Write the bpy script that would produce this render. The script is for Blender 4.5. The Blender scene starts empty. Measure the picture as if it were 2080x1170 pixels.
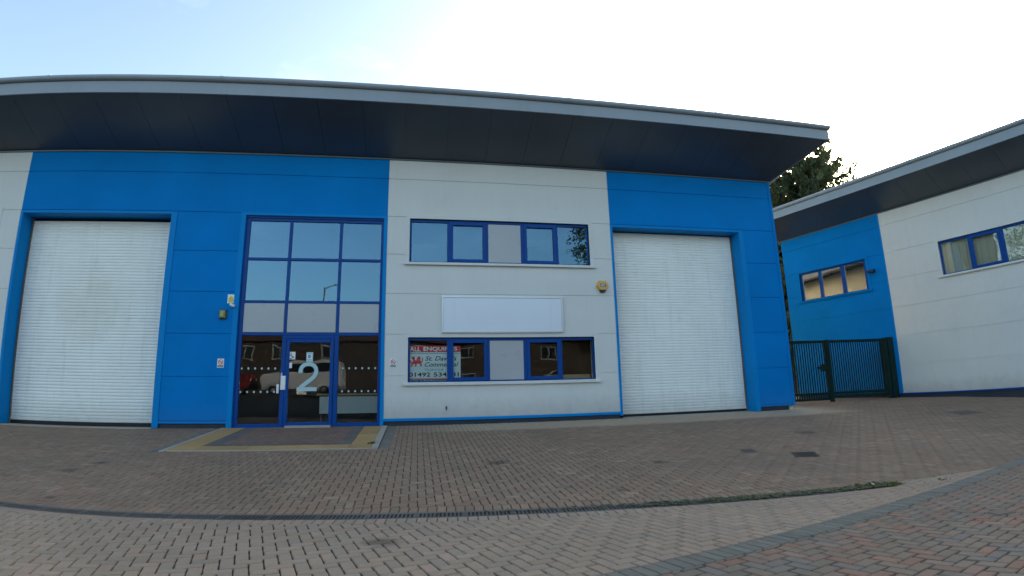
import bpy, bmesh, math, random
from mathutils import Vector, Matrix
R = random.Random(7)
PI = math.pi
sc = bpy.context.scene
COL = sc.collection

# ------------------------------------------------------------------ materials
def newmat(name):
    m = bpy.data.materials.new(name); m.use_nodes = True
    nt = m.node_tree; nt.nodes.clear()
    out = nt.nodes.new('ShaderNodeOutputMaterial')
    return m, nt, out
def N(nt, t, **kw):
    n = nt.nodes.new(t)
    for k, v in kw.items(): setattr(n, k, v)
    return n
def lk(nt, a, b): nt.links.new(a, b)
def mixc(nt, fac, a, b, mode='MIX'):
    n = N(nt, 'ShaderNodeMix', data_type='RGBA', blend_type=mode)
    for sock, v in ((n.inputs[0], fac), (n.inputs[6], a), (n.inputs[7], b)):
        if hasattr(v, 'is_output') or isinstance(v, bpy.types.NodeSocket): lk(nt, v, sock)
        elif isinstance(v, (int, float)): sock.default_value = v
        else: sock.default_value = tuple(v) + ((1,) if len(v) == 3 else ())
    return n.outputs[2]
def noise(nt, vec, scale, detail=4, rough=.55):
    n = N(nt, 'ShaderNodeTexNoise'); n.inputs['Scale'].default_value = scale
    n.inputs['Detail'].default_value = detail; n.inputs['Roughness'].default_value = rough
    if vec is not None: lk(nt, vec, n.inputs['Vector'])
    return n.outputs['Fac']
def ramp(nt, fac, p0, p1):
    n = N(nt, 'ShaderNodeMapRange'); n.inputs['From Min'].default_value = p0; n.inputs['From Max'].default_value = p1
    lk(nt, fac, n.inputs['Value']); return n.outputs['Result']
def mapping(nt, vec, scale):
    n = N(nt, 'ShaderNodeMapping'); n.inputs['Scale'].default_value = scale; lk(nt, vec, n.inputs['Vector']); return n.outputs['Vector']
def mulv(nt, a, k):
    n = N(nt, 'ShaderNodeMath', operation='MULTIPLY'); lk(nt, a, n.inputs[0])
    if isinstance(k, (int, float)): n.inputs[1].default_value = k
    else: lk(nt, k, n.inputs[1])
    return n.outputs[0]
def paint(name, col, rough=.45, var=.06, metal=0., spec=.5, dirt=0., dirtcol=(.09, .075, .05), wave=0., streak=0., coat=0., splash=0., patch=None):
    """painted or coated metal: slow tone variation, faint rain streaks and a little sheet waviness"""
    m, nt, out = newmat(name)
    b = N(nt, 'ShaderNodeBsdfPrincipled'); lk(nt, b.outputs[0], out.inputs[0])
    g = N(nt, 'ShaderNodeNewGeometry'); P = g.outputs['Position']
    n1 = noise(nt, P, .7, 5)
    lo = tuple(c * (1 - var) for c in col); hi = tuple(min(1, c * (1 + var)) for c in col)
    c = mixc(nt, ramp(nt, n1, .3, .7), lo, hi)
    if streak:
        s = noise(nt, mapping(nt, P, (6, 6, .5)), 1, 7, .7)
        c = mixc(nt, mulv(nt, ramp(nt, s, .5, .75), streak), c, dirtcol)
    if dirt:
        d = noise(nt, P, 2.3, 7, .65)
        c = mixc(nt, mulv(nt, ramp(nt, d, .55, .85), dirt), c, dirtcol)
    if splash:                                  # mud splashed up from the paving by the rain
        sx = N(nt, 'ShaderNodeSeparateXYZ'); lk(nt, P, sx.inputs[0])
        ad = N(nt, 'ShaderNodeMath', operation='MULTIPLY_ADD'); lk(nt, noise(nt, P, 5., 6, .7), ad.inputs[0]); ad.inputs[1].default_value = -.55; lk(nt, sx.outputs['Z'], ad.inputs[2])
        c = mixc(nt, mulv(nt, ramp(nt, ad.outputs[0], .22, -.32), splash), c, (.16, .13, .095))
    if patch:                                   # a brown blotch left on one shutter
        (px_, pz_, pr_), pcol, pk = patch
        vm = N(nt, 'ShaderNodeVectorMath', operation='DISTANCE'); lk(nt, mapping(nt, P, (1, 0, 1.15)), vm.inputs[0]); vm.inputs[1].default_value = (px_, 0, pz_ * 1.15)
        ad = N(nt, 'ShaderNodeMath', operation='MULTIPLY_ADD'); lk(nt, noise(nt, P, 1.7, 5, .6), ad.inputs[0]); ad.inputs[1].default_value = 1.5; lk(nt, vm.outputs['Value'], ad.inputs[2])
        c = mixc(nt, mulv(nt, ramp(nt, ad.outputs[0], pr_ + .75, pr_ - .1), pk), c, pcol)
    lk(nt, c, b.inputs['Base Color'])
    b.inputs['Metallic'].default_value = metal
    b.inputs['Specular IOR Level'].default_value = spec
    r = N(nt, 'ShaderNodeMapRange'); r.inputs['To Min'].default_value = rough * .85; r.inputs['To Max'].default_value = min(1, rough * 1.2)
    lk(nt, noise(nt, P, 3., 4), r.inputs['Value']); lk(nt, r.outputs[0], b.inputs['Roughness'])
    if coat: b.inputs['Coat Weight'].default_value = coat; b.inputs['Coat Roughness'].default_value = .15
    if wave:
        bu = N(nt, 'ShaderNodeBump'); bu.inputs['Strength'].default_value = 1; bu.inputs['Distance'].default_value = wave
        lk(nt, noise(nt, P, 1.1, 2), bu.inputs['Height']); lk(nt, bu.outputs[0], b.inputs['Normal'])
    return m
def glass(name, refl=.18, tint=(.75, .85, .9), rc=(.95, .98, 1)):
    m, nt, out = newmat(name)
    t = N(nt, 'ShaderNodeBsdfTransparent'); t.inputs[0].default_value = tint + (1,)
    gl = N(nt, 'ShaderNodeBsdfGlossy'); gl.inputs['Roughness'].default_value = .004; gl.inputs[0].default_value = rc + (1,)
    fr = N(nt, 'ShaderNodeFresnel'); fr.inputs[0].default_value = 1.5
    a = N(nt, 'ShaderNodeMath', operation='ADD', use_clamp=True); a.inputs[1].default_value = refl; lk(nt, fr.outputs[0], a.inputs[0])
    g = N(nt, 'ShaderNodeNewGeometry')
    bu = N(nt, 'ShaderNodeBump'); bu.inputs['Strength'].default_value = 1; bu.inputs['Distance'].default_value = .0022
    lk(nt, noise(nt, g.outputs['Position'], 1.6, 1), bu.inputs['Height']); lk(nt, bu.outputs[0], gl.inputs['Normal'])
    mx = N(nt, 'ShaderNodeMixShader'); lk(nt, a.outputs[0], mx.inputs[0]); lk(nt, t.outputs[0], mx.inputs[1]); lk(nt, gl.outputs[0], mx.inputs[2])
    lk(nt, mx.outputs[0], out.inputs[0]); return m

M = {}
M['white_clad'] = paint('white_cladding', (.68, .672, .645), .5, .03, dirt=.07, streak=.055, wave=.012, splash=.35)
M['blue_clad'] = paint('blue_cladding', (.0, .195, .56), .6, .09, spec=.06, wave=.012, streak=.08, dirtcol=(.03, .18, .40), splash=.08)
M['blue_trim'] = paint('blue_flashing', (.0, .225, .59), .5, .05, spec=.1)
M['frame_blue'] = paint('blue_window_frame', (.0, .058, .27), .4, .05, spec=.2)
M['shutter'] = paint('white_shutter', (.88, .87, .82), .42, .04, dirt=.16, streak=.16, dirtcol=(.30, .26, .19), splash=.3, patch=((-7.85, 2.75, 1.25), (.60, .56, .44), .3))
M['soffit'] = paint('dark_soffit', (.044, .060, .080), .33, .12, spec=.7, wave=.006)
M['fascia'] = paint('grey_fascia', (.265, .30, .335), .42, .06, streak=.10, dirtcol=(.08, .08, .075))
M['roof'] = paint('roof_sheet', (.22, .24, .26), .5, .08)
M['plinth'] = paint('dark_plinth', (.018, .026, .045), .6, .2, dirt=.3, dirtcol=(.09, .085, .075))
M['black'] = paint('black_rubber', (.008, .008, .009), .7, .2)
M['panel_grey'] = paint('grey_infill_panel', (.42, .43, .45), .28, .03, spec=.5)
M['board_white'] = paint('white_sign_panel', (.74, .78, .86), .22, .02)
M['alu'] = paint('aluminium', (.62, .64, .66), .3, .05, metal=.6)
M['glass'] = glass('window_glass', .10, (.55, .68, .75), (.46, .76, 1))
M['glass_low'] = glass('lower_window_glass', .0, (.955, .975, .97))
M['glass_b2'] = glass('far_window_glass', .30, (.9, .93, .92), (1, .98, .93))
M['glass_long'] = glass('long_window_glass', .05, (.93, .95, .94))
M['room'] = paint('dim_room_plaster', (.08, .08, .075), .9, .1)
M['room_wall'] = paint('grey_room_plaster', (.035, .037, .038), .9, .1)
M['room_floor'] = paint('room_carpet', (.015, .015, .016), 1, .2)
M['wood'] = paint('pale_wood', (.42, .30, .15), .5, .12)
M['desk'] = paint('desk_panel', (.70, .80, .80), .5, .05)
M['blind'] = paint('cream_blind', (.70, .66, .52), .8, .06)
M['white'] = paint('white_plastic', (.8, .82, .82), .4, .03)
M['green'] = paint('green_gate_paint', (.003, .022, .020), .55, .2, spec=.15)
M['yellow'] = paint('yellow_plastic', (.72, .40, .07), .35, .06)
M['yellow_sign'] = paint('yellow_ink', (.65, .52, .04), .4, .05)
M['navy'] = paint('navy_plastic', (.012, .018, .05), .4, .1)
M['red'] = paint('red_ink', (.70, .012, .04), .45, .05)
M['pink'] = paint('pale_red_ink', (.62, .38, .38), .5, .05)
M['paper'] = paint('printed_board', (.74, .90, .92), .45, .03)
M['ink'] = paint('black_ink', (.012, .016, .016), .5, .1)
M['greyink'] = paint('grey_ink', (.25, .3, .3), .5, .1)
M['number'] = paint('frosted_vinyl', (.42, .60, .62), .6, .03)
M['logoblue'] = paint('blue_ink', (.03, .09, .32), .4, .05)
M['lens'] = paint('yellowed_lens', (.33, .33, .10), .15, .2)
M['dkgrey'] = paint('dark_grey_casting', (.06, .065, .075), .5, .15)
M['iron'] = paint('cast_iron', (.12, .105, .095), .8, .25, spec=.15, dirt=.4, dirtcol=(.07, .055, .045))
M['iron_dark'] = paint('dark_iron_lid', (.075, .058, .05), .75, .25, spec=.2)
M['iron_brown'] = paint('rusty_iron', (.13, .095, .075), .8, .25)
M['steel'] = paint('galvanised_rail', (.15, .135, .11), .7, .2, spec=.2, dirt=.5, dirtcol=(.05, .055, .03))
M['brick_house'] = paint('house_brick', (.028, .021, .017), .9, .15)
M['tile_roof'] = paint('red_roof_tile', (.045, .022, .017), .85, .15)
M['van_paint'] = paint('silver_van_paint', (.45, .47, .5), .3, .03, coat=.5)
M['red_paint'] = paint('red_car_paint', (.14, .012, .012), .3, .03, coat=.5)
M['van_glass'] = paint('dark_vehicle_glass', (.01, .012, .014), .08, .1)
M['concrete'] = paint('pale_concrete', (.40, .34, .27), .9, .1, dirt=.4, dirtcol=(.16, .13, .10))

def block_mat(name, rough=.85, stain=.35, dry=False):
    """concrete block paving: the tone of each block is a face attribute, with stains, lichen and grit over it"""
    m, nt, out = newmat(name)
    b = N(nt, 'ShaderNodeBsdfPrincipled'); lk(nt, b.outputs[0], out.inputs[0])
    at = N(nt, 'ShaderNodeAttribute'); at.attribute_name = 'tone'
    g = N(nt, 'ShaderNodeNewGeometry'); P = g.outputs['Position']
    c = at.outputs['Color']
    grit = noise(nt, P, 90, 3, .7)
    c = mixc(nt, mulv(nt, ramp(nt, grit, .35, .7), .28), c, (.07, .055, .04), 'MIX')
    big = noise(nt, P, .45, 6, .6)
    c = mixc(nt, mulv(nt, ramp(nt, big, .45, .75), stain), c, (.12, .098, .072), 'MIX')
    med = noise(nt, P, 2.6, 6, .65)
    c = mixc(nt, mulv(nt, ramp(nt, med, .5, .8), .25), c, (.40, .31, .22), 'MIX')
    lich = noise(nt, P, 7., 5, .7)
    c = mixc(nt, mulv(nt, ramp(nt, lich, .68, .74), .35), c, (.30, .29, .26), 'MIX')
    if dry:   # strip under the eaves that the rain does not reach, paler than the weathered blocks
        sx = N(nt, 'ShaderNodeSeparateXYZ'); lk(nt, P, sx.inputs[0])
        ad = N(nt, 'ShaderNodeMath', operation='ADD'); lk(nt, sx.outputs['Y'], ad.inputs[0])
        lk(nt, mulv(nt, noise(nt, P, .9, 4), .5), ad.inputs[1])
        e = ramp(nt, ad.outputs[0], -1.05, -.75)
        xm = ramp(nt, sx.outputs['X'], -.5, 1.5); xe = ramp(nt, sx.outputs['X'], 11.6, 10.6)
        c = mixc(nt, mulv(nt, mulv(nt, mulv(nt, e, xm), xe), .7), c, (.50, .375, .26))
    for sx_, sy_, sr_ in ((-4.24, -6.27, .13), (-4.98, -4.72, .2), (-4.85, -4.1, .16), (2.46, -6.6, .1), (-.3, -8.2, .22), (7.6, -3.6, .3), (1.2, -4.6, .25), (3.6, -5.2, .16)):   # oil spots
        vm = N(nt, 'ShaderNodeVectorMath', operation='DISTANCE'); lk(nt, mapping(nt, P, (1, 1, 0)), vm.inputs[0]); vm.inputs[1].default_value = (sx_, sy_, 0)
        ad = N(nt, 'ShaderNodeMath', operation='MULTIPLY_ADD'); lk(nt, lich, ad.inputs[0]); ad.inputs[1].default_value = sr_ * 1.2; lk(nt, vm.outputs['Value'], ad.inputs[2])
        c = mixc(nt, mulv(nt, ramp(nt, ad.outputs[0], sr_ * 1.5, sr_ * .9), .62), c, (.055, .043, .032))
    lk(nt, c, b.inputs['Base Color']); b.inputs['Roughness'].default_value = rough
    b.inputs['Specular IOR Level'].default_value = .3
    bu = N(nt, 'ShaderNodeBump'); bu.inputs['Strength'].default_value = .6; bu.inputs['Distance'].default_value = .003
    lk(nt, grit, bu.inputs['Height']); lk(nt, bu.outputs[0], b.inputs['Normal'])
    return m
M['blocks_dry'] = block_mat('weathered_block_paving', dry=True, stain=.42)
M['blocks'] = block_mat('block_paving', stain=.25)
M['blocks_band'] = block_mat('charcoal_block_paving', stain=.2)
M['slab'] = block_mat('entrance_slab_paving', stain=.25)

def ground_mat(name, c1, c2, sc1=3.):
    m, nt, out = newmat(name)
    b = N(nt, 'ShaderNodeBsdfPrincipled'); lk(nt, b.outputs[0], out.inputs[0])
    g = N(nt, 'ShaderNodeNewGeometry')
    c = mixc(nt, ramp(nt, noise(nt, g.outputs['Position'], sc1, 8, .65), .3, .7), c1, c2)
    lk(nt, c, b.inputs['Base Color']); b.inputs['Roughness'].default_value = .95
    return m
M['sand'] = ground_mat('joint_sand', (.022, .018, .013), (.045, .036, .025), 6)
M['ground'] = ground_mat('asphalt', (.045, .045, .046), (.065, .064, .062), 2)

def leaf_mat(name, c1, c2, trans=.25):
    m, nt, out = newmat(name)
    b = N(nt, 'ShaderNodeBsdfPrincipled')
    at = N(nt, 'ShaderNodeAttribute'); at.attribute_name = 'tone'
    sx = N(nt, 'ShaderNodeSeparateColor'); lk(nt, at.outputs['Color'], sx.inputs[0])
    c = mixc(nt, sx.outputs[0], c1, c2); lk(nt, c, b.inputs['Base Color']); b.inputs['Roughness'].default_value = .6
    tr = N(nt, 'ShaderNodeBsdfTranslucent'); lk(nt, c, tr.inputs[0])
    mx = N(nt, 'ShaderNodeMixShader'); mx.inputs[0].default_value = trans
    lk(nt, b.outputs[0], mx.inputs[1]); lk(nt, tr.outputs[0], mx.inputs[2]); lk(nt, mx.outputs[0], out.inputs[0]); return m
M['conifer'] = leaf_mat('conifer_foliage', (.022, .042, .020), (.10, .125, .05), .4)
M['leaf'] = leaf_mat('broad_leaf', (.02, .045, .015), (.075, .11, .03))
M['weed'] = leaf_mat('weed_leaf', (.03, .045, .012), (.17, .17, .035))
M['moss'] = leaf_mat('moss', (.02, .03, .012), (.07, .085, .02), .05)
M['bark'] = ground_mat('bark', (.05, .04, .03), (.10, .085, .065), 9)

# ------------------------------------------------------------------ mesh helpers
class MB:
    def __init__(s): s.v = []; s.f = []; s.t = []; s.mi = []; s.cur = 0; s.tone = (1, 1, 1)
    def face(s, pts):
        i = len(s.v); s.v += [tuple(p) for p in pts]; s.f.append(tuple(range(i, i + len(pts)))); s.t.append(s.tone); s.mi.append(s.cur); return s
    def solid(s, verts, faces):
        i = len(s.v); s.v += [tuple(p) for p in verts]
        for f in faces: s.f.append(tuple(i + k for k in f)); s.t.append(s.tone); s.mi.append(s.cur)
        return s
    def box(s, x0, x1, y0, y1, z0, z1):
        v = [(x0, y0, z0), (x1, y0, z0), (x1, y1, z0), (x0, y1, z0), (x0, y0, z1), (x1, y0, z1), (x1, y1, z1), (x0, y1, z1)]
        return s.solid(v, [(0, 3, 2, 1), (4, 5, 6, 7), (0, 1, 5, 4), (1, 2, 6, 5), (2, 3, 7, 6), (3, 0, 4, 7)])
    def cbox(s, x0, x1, y0, y1, z0, z1, c=.006):
        """box whose front (-y) edges are chamfered"""
        v = [(x0, y1, z0), (x1, y1, z0), (x1, y1, z1), (x0, y1, z1), (x0, y0 + c, z0), (x1, y0 + c, z0), (x1, y0 + c, z1), (x0, y0 + c, z1),
             (x0 + c, y0, z0 + c), (x1 - c, y0, z0 + c), (x1 - c, y0, z1 - c), (x0 + c, y0, z1 - c)]
        return s.solid(v, [(0, 3, 2, 1), (0, 1, 5, 4), (1, 2, 6, 5), (2, 3, 7, 6), (3, 0, 4, 7), (4, 5, 9, 8), (5, 6, 10, 9), (6, 7, 11, 10), (7, 4, 8, 11), (8, 9, 10, 11)])
    def prism(s, poly, axis, a, b):
        """closed polygon of 2-D points swept from a to b along an axis"""
        def P(p, t): return {'x': (t, p[0], p[1]), 'y': (p[0], t, p[1]), 'z': (p[0], p[1], t)}[axis]
        n = len(poly); v = [P(p, a) for p in poly] + [P(p, b) for p in poly]
        return s.solid(v, [tuple(range(n))[::-1], tuple(range(n, 2 * n))] + [(i, (i + 1) % n, n + (i + 1) % n, n + i) for i in range(n)])
    def cyl(s, p, q, r0, r1=None, n=8):
        p = Vector(p); q = Vector(q); r1 = r0 if r1 is None else r1
        d = (q - p).normalized(); u = d.orthogonal().normalized(); w = d.cross(u)
        v = [p + (u * math.cos(2 * PI * k / n) + w * math.sin(2 * PI * k / n)) * r0 for k in range(n)] + [q + (u * math.cos(2 * PI * k / n) + w * math.sin(2 * PI * k / n)) * r1 for k in range(n)]
        return s.solid(v, [tuple(range(n))[::-1], tuple(range(n, 2 * n))] + [(i, (i + 1) % n, n + (i + 1) % n, n + i) for i in range(n)])
    def strip(s, pts, w, y0, y1):
        """flat stroke of width w along a 2-D (x,z) path, between depths y0 and y1"""
        L = []; Rr = []
        for i, p in enumerate(pts):
            a = Vector(pts[max(0, i - 1)]); b = Vector(pts[min(len(pts) - 1, i + 1)]); d = (b - a).normalized(); nrm = Vector((-d.y, d.x)) * w / 2
            L.append(Vector(p) + nrm); Rr.append(Vector(p) - nrm)
        poly = [tuple(p) for p in L] + [tuple(p) for p in reversed(Rr)]
        n = len(pts); v = [(p[0], y0, p[1]) for p in poly] + [(p[0], y1, p[1]) for p in poly]; m = 2 * n
        fs = [(i, i + 1, m - 2 - i, m - 1 - i) for i in range(n - 1)] + [(m + i + 1, m + i, 2 * m - 1 - i, 2 * m - 2 - i) for i in range(n - 1)]
        fs += [(i, m + i, m + (i + 1) % m, (i + 1) % m) for i in range(m)]
        return s.solid(v, fs)
    def build(s, name, mats, parent=None, smooth=False, fix=True):
        me = bpy.data.meshes.new(name); me.from_pydata(s.v, [], s.f)
        if not isinstance(mats, (list, tuple)): mats = [mats]
        for m in mats: me.materials.append(M[m])
        if len(mats) > 1: me.polygons.foreach_set('material_index', s.mi)
        a = me.attributes.new('tone', 'FLOAT_COLOR', 'FACE')
        a.data.foreach_set('color', [c for t in s.t for c in (t[0], t[1], t[2], 1.)])
        if smooth: me.polygons.foreach_set('use_smooth', [True] * len(s.f))
        me.update()
        if fix:
            bm = bmesh.new(); bm.from_mesh(me); bmesh.ops.recalc_face_normals(bm, faces=bm.faces); bm.to_mesh(me); bm.free()
        o = bpy.data.objects.new(name, me); COL.objects.link(o)
        if parent: o.parent = parent
        return o
def thing(name, label, cat, loc=(0, 0, 0), rz=0, group=None):
    o = bpy.data.objects.new(name, None); COL.objects.link(o); o.location = loc; o.rotation_euler = (0, 0, rz)
    o.empty_display_size = .2
    return tag(o, label, cat, group)
def tag(o, label, cat, group=None, kind=None):
    if label: o['label'] = label
    if cat: o['category'] = cat
    if group: o['group'] = group
    if kind: o['kind'] = kind
    return o
def struct(o): o['kind'] = 'structure'; return o
def lab(o, s): o['label'] = s; return o
def text(s, x0, x1, z0, z1, y, mat, name, parent, shear=0., bold=0., depth=.002):
    """lettering as a mesh fitted to a box in the x-z plane, facing -y"""
    cu = bpy.data.curves.new(name, 'FONT'); cu.body = s; cu.shear = shear; cu.offset = bold; cu.resolution_u = 3
    cu.extrude = .02
    t = bpy.data.objects.new('t', cu); COL.objects.link(t)
    dg = bpy.context.evaluated_depsgraph_get(); dg.update()
    me = bpy.data.meshes.new_from_object(t.evaluated_get(dg)); bpy.data.objects.remove(t); bpy.data.curves.remove(cu)
    xs = [v.co.x for v in me.vertices]; ys = [v.co.y for v in me.vertices]
    ax, bx, ay, by = min(xs), max(xs), min(ys), max(ys)
    for v in me.vertices:
        v.co = (x0 + (v.co.x - ax) / (bx - ax) * (x1 - x0), y - (depth if v.co.z > 0 else 0), z0 + (v.co.y - ay) / (by - ay) * (z1 - z0))
    me.materials.clear(); me.materials.append(M[mat]); me.name = name
    o = bpy.data.objects.new(name, me); COL.objects.link(o); o.parent = parent
    return o

# ------------------------------------------------------------------ ground levels
def Yd(x): return -6.97 - .078 * x            # upper edge of the linear drain
DW = .30
def gz(x, y):
    yd = Yd(x)
    if y > 0: return -.17 + .02 * min(y, 3)
    if y >= yd: return -.17 + .068 * y
    z = -.17 + .068 * yd + .03 * (min(yd - y, 6.5))
    if yd - y > 6.5: z += .10 * min(yd - y - 6.5, 9)
    return z
BU = lambda x: -9.36 + .287 * (x - 1.28)      # upper edge of the charcoal edging band
BWID = .235
BA = math.atan(.287)

# base sheet to the horizon, just under the blocks
g = MB()
xs = [-400, -120, -60, -30] + [-22 + 2 * i for i in range(30)] + [60, 120, 400]
ys = [-400, -120, -60, -40, -30] + [-24 + .5 * i for i in range(68)] + [14, 30, 60, 120, 400]
for i in range(len(xs) - 1):
    for j in range(len(ys) - 1):
        g.face([(x, y, gz(max(-30, min(30, x)), y) - .03) for x, y in ((xs[i], ys[j]), (xs[i + 1], ys[j]), (xs[i + 1], ys[j + 1]), (xs[i], ys[j + 1]))])
struct(g.build('ground', 'ground', fix=False))
g = MB()
for i in range(-16, 28):
    for j in range(-140, 80):
        y0, y1 = j * .1, j * .1 + .1
        g.face([(x, y, gz(x, y) - .0135) for x, y in ((i, y0), (i + 1, y0), (i + 1, y1), (i, y1))])
struct(g.build('joint_sand', 'sand', fix=False))

def clip(poly, planes):
    for a, b, c in planes:                    # keep a*x+b*y+c >= 0
        o = []
        for i in range(len(poly)):
            p, q = poly[i], poly[(i + 1) % len(poly)]
            dp, dq = a * p[0] + b * p[1] + c, a * q[0] + b * q[1] + c
            if dp >= 0: o.append(p)
            if (dp >= 0) != (dq >= 0):
                t = dp / (dp - dq); o.append((p[0] + (q[0] - p[0]) * t, p[1] + (q[1] - p[1]) * t))
        poly = o
        if len(poly) < 3: return []
    return poly
def area(p): return abs(sum(p[i][0] * p[(i + 1) % len(p)][1] - p[(i + 1) % len(p)][0] * p[i][1] for i in range(len(p)))) / 2
def block(mb, poly, pick, dz=0., gap=.0064, ch=.008):
    """one paving block: polygon in plan -> chamfered top with its own tone and a slight tilt"""
    if len(poly) < 3 or area(poly) < .0012: return
    cx = sum(p[0] for p in poly) / len(poly); cy = sum(p[1] for p in poly) / len(poly)
    def inset(d):
        o = []
        for p in poly:
            vx, vy = p[0] - cx, p[1] - cy; L = math.hypot(vx, vy) or 1
            k = max(.2, 1 - d * 1.42 / L); o.append((cx + vx * k, cy + vy * k))
        return o
    A, Bq = inset(gap), inset(gap + ch)
    j = R.uniform(-.0016, .0016) + dz; tx, ty = R.gauss(0, .006), R.gauss(0, .006)
    h = lambda p: gz(p[0], p[1]) + j + tx * (p[0] - cx) + ty * (p[1] - cy)
    n = len(poly); mb.tone = pick(cx, cy)
    v = [(p[0], p[1], h(p) - .016) for p in A] + [(p[0], p[1], h(p) - ch * .8) for p in A] + [(p[0], p[1], h(p)) for p in Bq]
    mb.solid(v, [tuple(range(2 * n, 3 * n))] + [(i, (i + 1) % n, n + (i + 1) % n, n + i) for i in range(n)] + [(n + i, n + (i + 1) % n, 2 * n + (i + 1) % n, 2 * n + i) for i in range(n)])
def herring(mb, ang, planes, x0, x1, y0, y1, pick, org=(0, 0), skip=None):
    u = .1; ca, sa = math.cos(ang), math.sin(ang)
    cs = [((x - org[0]) * ca + (y - org[1]) * sa, -(x - org[0]) * sa + (y - org[1]) * ca) for x in (x0, x1) for y in (y0, y1)]
    i0, i1 = int(min(c[0] for c in cs) / u) - 2, int(max(c[0] for c in cs) / u) + 2
    j0, j1 = int(min(c[1] for c in cs) / u) - 2, int(max(c[1] for c in cs) / u) + 2
    for i in range(i0, i1):
        for j in range(j0, j1):
            k = (i - j) % 4
            if k == 0: r = (i, j, i + 2, j + 1)
            elif k == 3: r = (i, j, i + 1, j + 2)
            else: continue
            q = [(r[0] * u, r[1] * u), (r[2] * u, r[1] * u), (r[2] * u, r[3] * u), (r[0] * u, r[3] * u)]
            q = [(org[0] + p[0] * ca - p[1] * sa, org[1] + p[0] * sa + p[1] * ca) for p in q]
            if max(p[0] for p in q) < x0 or min(p[0] for p in q) > x1 or max(p[1] for p in q) < y0 or min(p[1] for p in q) > y1: continue
            if skip and skip(*q[0]) and skip(*q[2]): continue
            block(mb, clip(q, planes), pick)
def course(mb, p, q, w, pick, step=.1, dz=0.):
    """a header course of blocks from p to q, w wide to the left of the direction"""
    p = Vector(p); q = Vector(q); L = (q - p).length; d = (q - p) / L; nn = Vector((-d.y, d.x)) * w; n = int(L / step)
    for i in range(n):
        a = p + d * (L * i / n); b = p + d * (L * (i + 1) / n)
        block(mb, [tuple(a), tuple(b), tuple(b + nn), tuple(a + nn)], pick, dz)
def mixpick(cols, ws, var=.06):
    def f(x, y):
        c = R.choices(cols, ws)[0]; k = R.gauss(1, var); return tuple(max(.01, a * k) for a in c)
    return f
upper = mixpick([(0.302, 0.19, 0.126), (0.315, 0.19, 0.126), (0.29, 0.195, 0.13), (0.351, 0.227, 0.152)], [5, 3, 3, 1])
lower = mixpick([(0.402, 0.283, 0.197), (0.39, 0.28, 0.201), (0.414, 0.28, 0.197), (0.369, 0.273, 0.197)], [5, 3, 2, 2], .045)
redmix = mixpick([(0.259, 0.182, 0.131), (0.306, 0.162, 0.109), (0.228, 0.175, 0.131), (0.216, 0.175, 0.144), (0.279, 0.17, 0.123)], [5, 1.8, 4, 1.4, 3])
char = mixpick([(0.187, 0.174, 0.146), (0.202, 0.188, 0.155), (0.167, 0.158, 0.132)], [3, 2, 2], .05)

sl = -.078; nrm = math.hypot(1, sl)
SX0, SX1, SY = -4.45, -.70, -3.05             # the raised entrance landing
fc = MB()
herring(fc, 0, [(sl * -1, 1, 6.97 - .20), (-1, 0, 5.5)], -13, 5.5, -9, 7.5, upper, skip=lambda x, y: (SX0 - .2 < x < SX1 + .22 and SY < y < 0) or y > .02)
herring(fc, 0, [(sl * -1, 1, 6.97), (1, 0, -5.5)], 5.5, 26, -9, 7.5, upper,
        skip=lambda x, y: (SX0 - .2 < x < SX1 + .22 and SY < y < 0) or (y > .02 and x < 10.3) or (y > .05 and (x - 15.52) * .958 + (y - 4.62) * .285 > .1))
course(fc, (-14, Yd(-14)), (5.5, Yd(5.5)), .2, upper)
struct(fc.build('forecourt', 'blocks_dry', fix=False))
low = MB()
org = (1.28, -9.36)
yl = lambda x: Yd(x) - DW
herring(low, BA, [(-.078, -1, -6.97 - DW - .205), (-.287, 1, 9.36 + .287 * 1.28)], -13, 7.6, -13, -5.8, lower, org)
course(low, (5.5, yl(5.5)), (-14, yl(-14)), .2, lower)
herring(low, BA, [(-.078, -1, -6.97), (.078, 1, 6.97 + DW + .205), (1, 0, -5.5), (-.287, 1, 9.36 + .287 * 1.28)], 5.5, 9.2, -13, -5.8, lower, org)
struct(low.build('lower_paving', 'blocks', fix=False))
bd = MB()
d = Vector((math.cos(BA), math.sin(BA))); P0 = Vector((org[0], org[1]))
course(bd, P0 + d * 26, P0 - d * 5, .222, char, .1)
struct(bd.build('charcoal_edging', 'blocks_band', fix=False))
rd = MB()
herring(rd, BA, [(.287, -1, -9.36 - .287 * 1.28 - .235)], .2, 24, -13, -2.5, redmix, (org[0] + .03, org[1] - .26))
struct(rd.build('road', 'blocks', fix=False))

# raised entrance landing: concrete kerb, buff slabs, dark and red blocks
kb = MB()
for (x0, x1, y0, y1) in ((SX0, SX0 + .09, SY, -.005), (SX1 - .13, SX1, SY, -.005), (SX0 + .09, SX1 - .13, SY + .03, SY + .06)):
    n = max(1, int(max(x1 - x0, y1 - y0) / .6))
    for k in range(n):
        if y1 - y0 > x1 - x0: a, b, c, e = x0, x1, y0 + (y1 - y0) * k / n, y0 + (y1 - y0) * (k + 1) / n - .004
        else: a, b, c, e = x0 + (x1 - x0) * k / n, x0 + (x1 - x0) * (k + 1) / n - .004, y0, y1
        t = .016
        v = [(a, c, gz(a, c) - .02), (b, c, gz(b, c) - .02), (b, e, gz(b, e) - .02), (a, e, gz(a, e) - .02), (a + .004, c + .004, gz(a, c) + t), (b - .004, c + .004, gz(b, c) + t), (b - .004, e - .004, gz(b, e) + t), (a + .004, e - .004, gz(a, e) + t)]
        kb.solid(v, [(0, 3, 2, 1), (4, 5, 6, 7), (0, 1, 5, 4), (1, 2, 6, 5), (2, 3, 7, 6), (3, 0, 4, 7)])
struct(kb.build('landing_kerb', 'concrete'))
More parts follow.
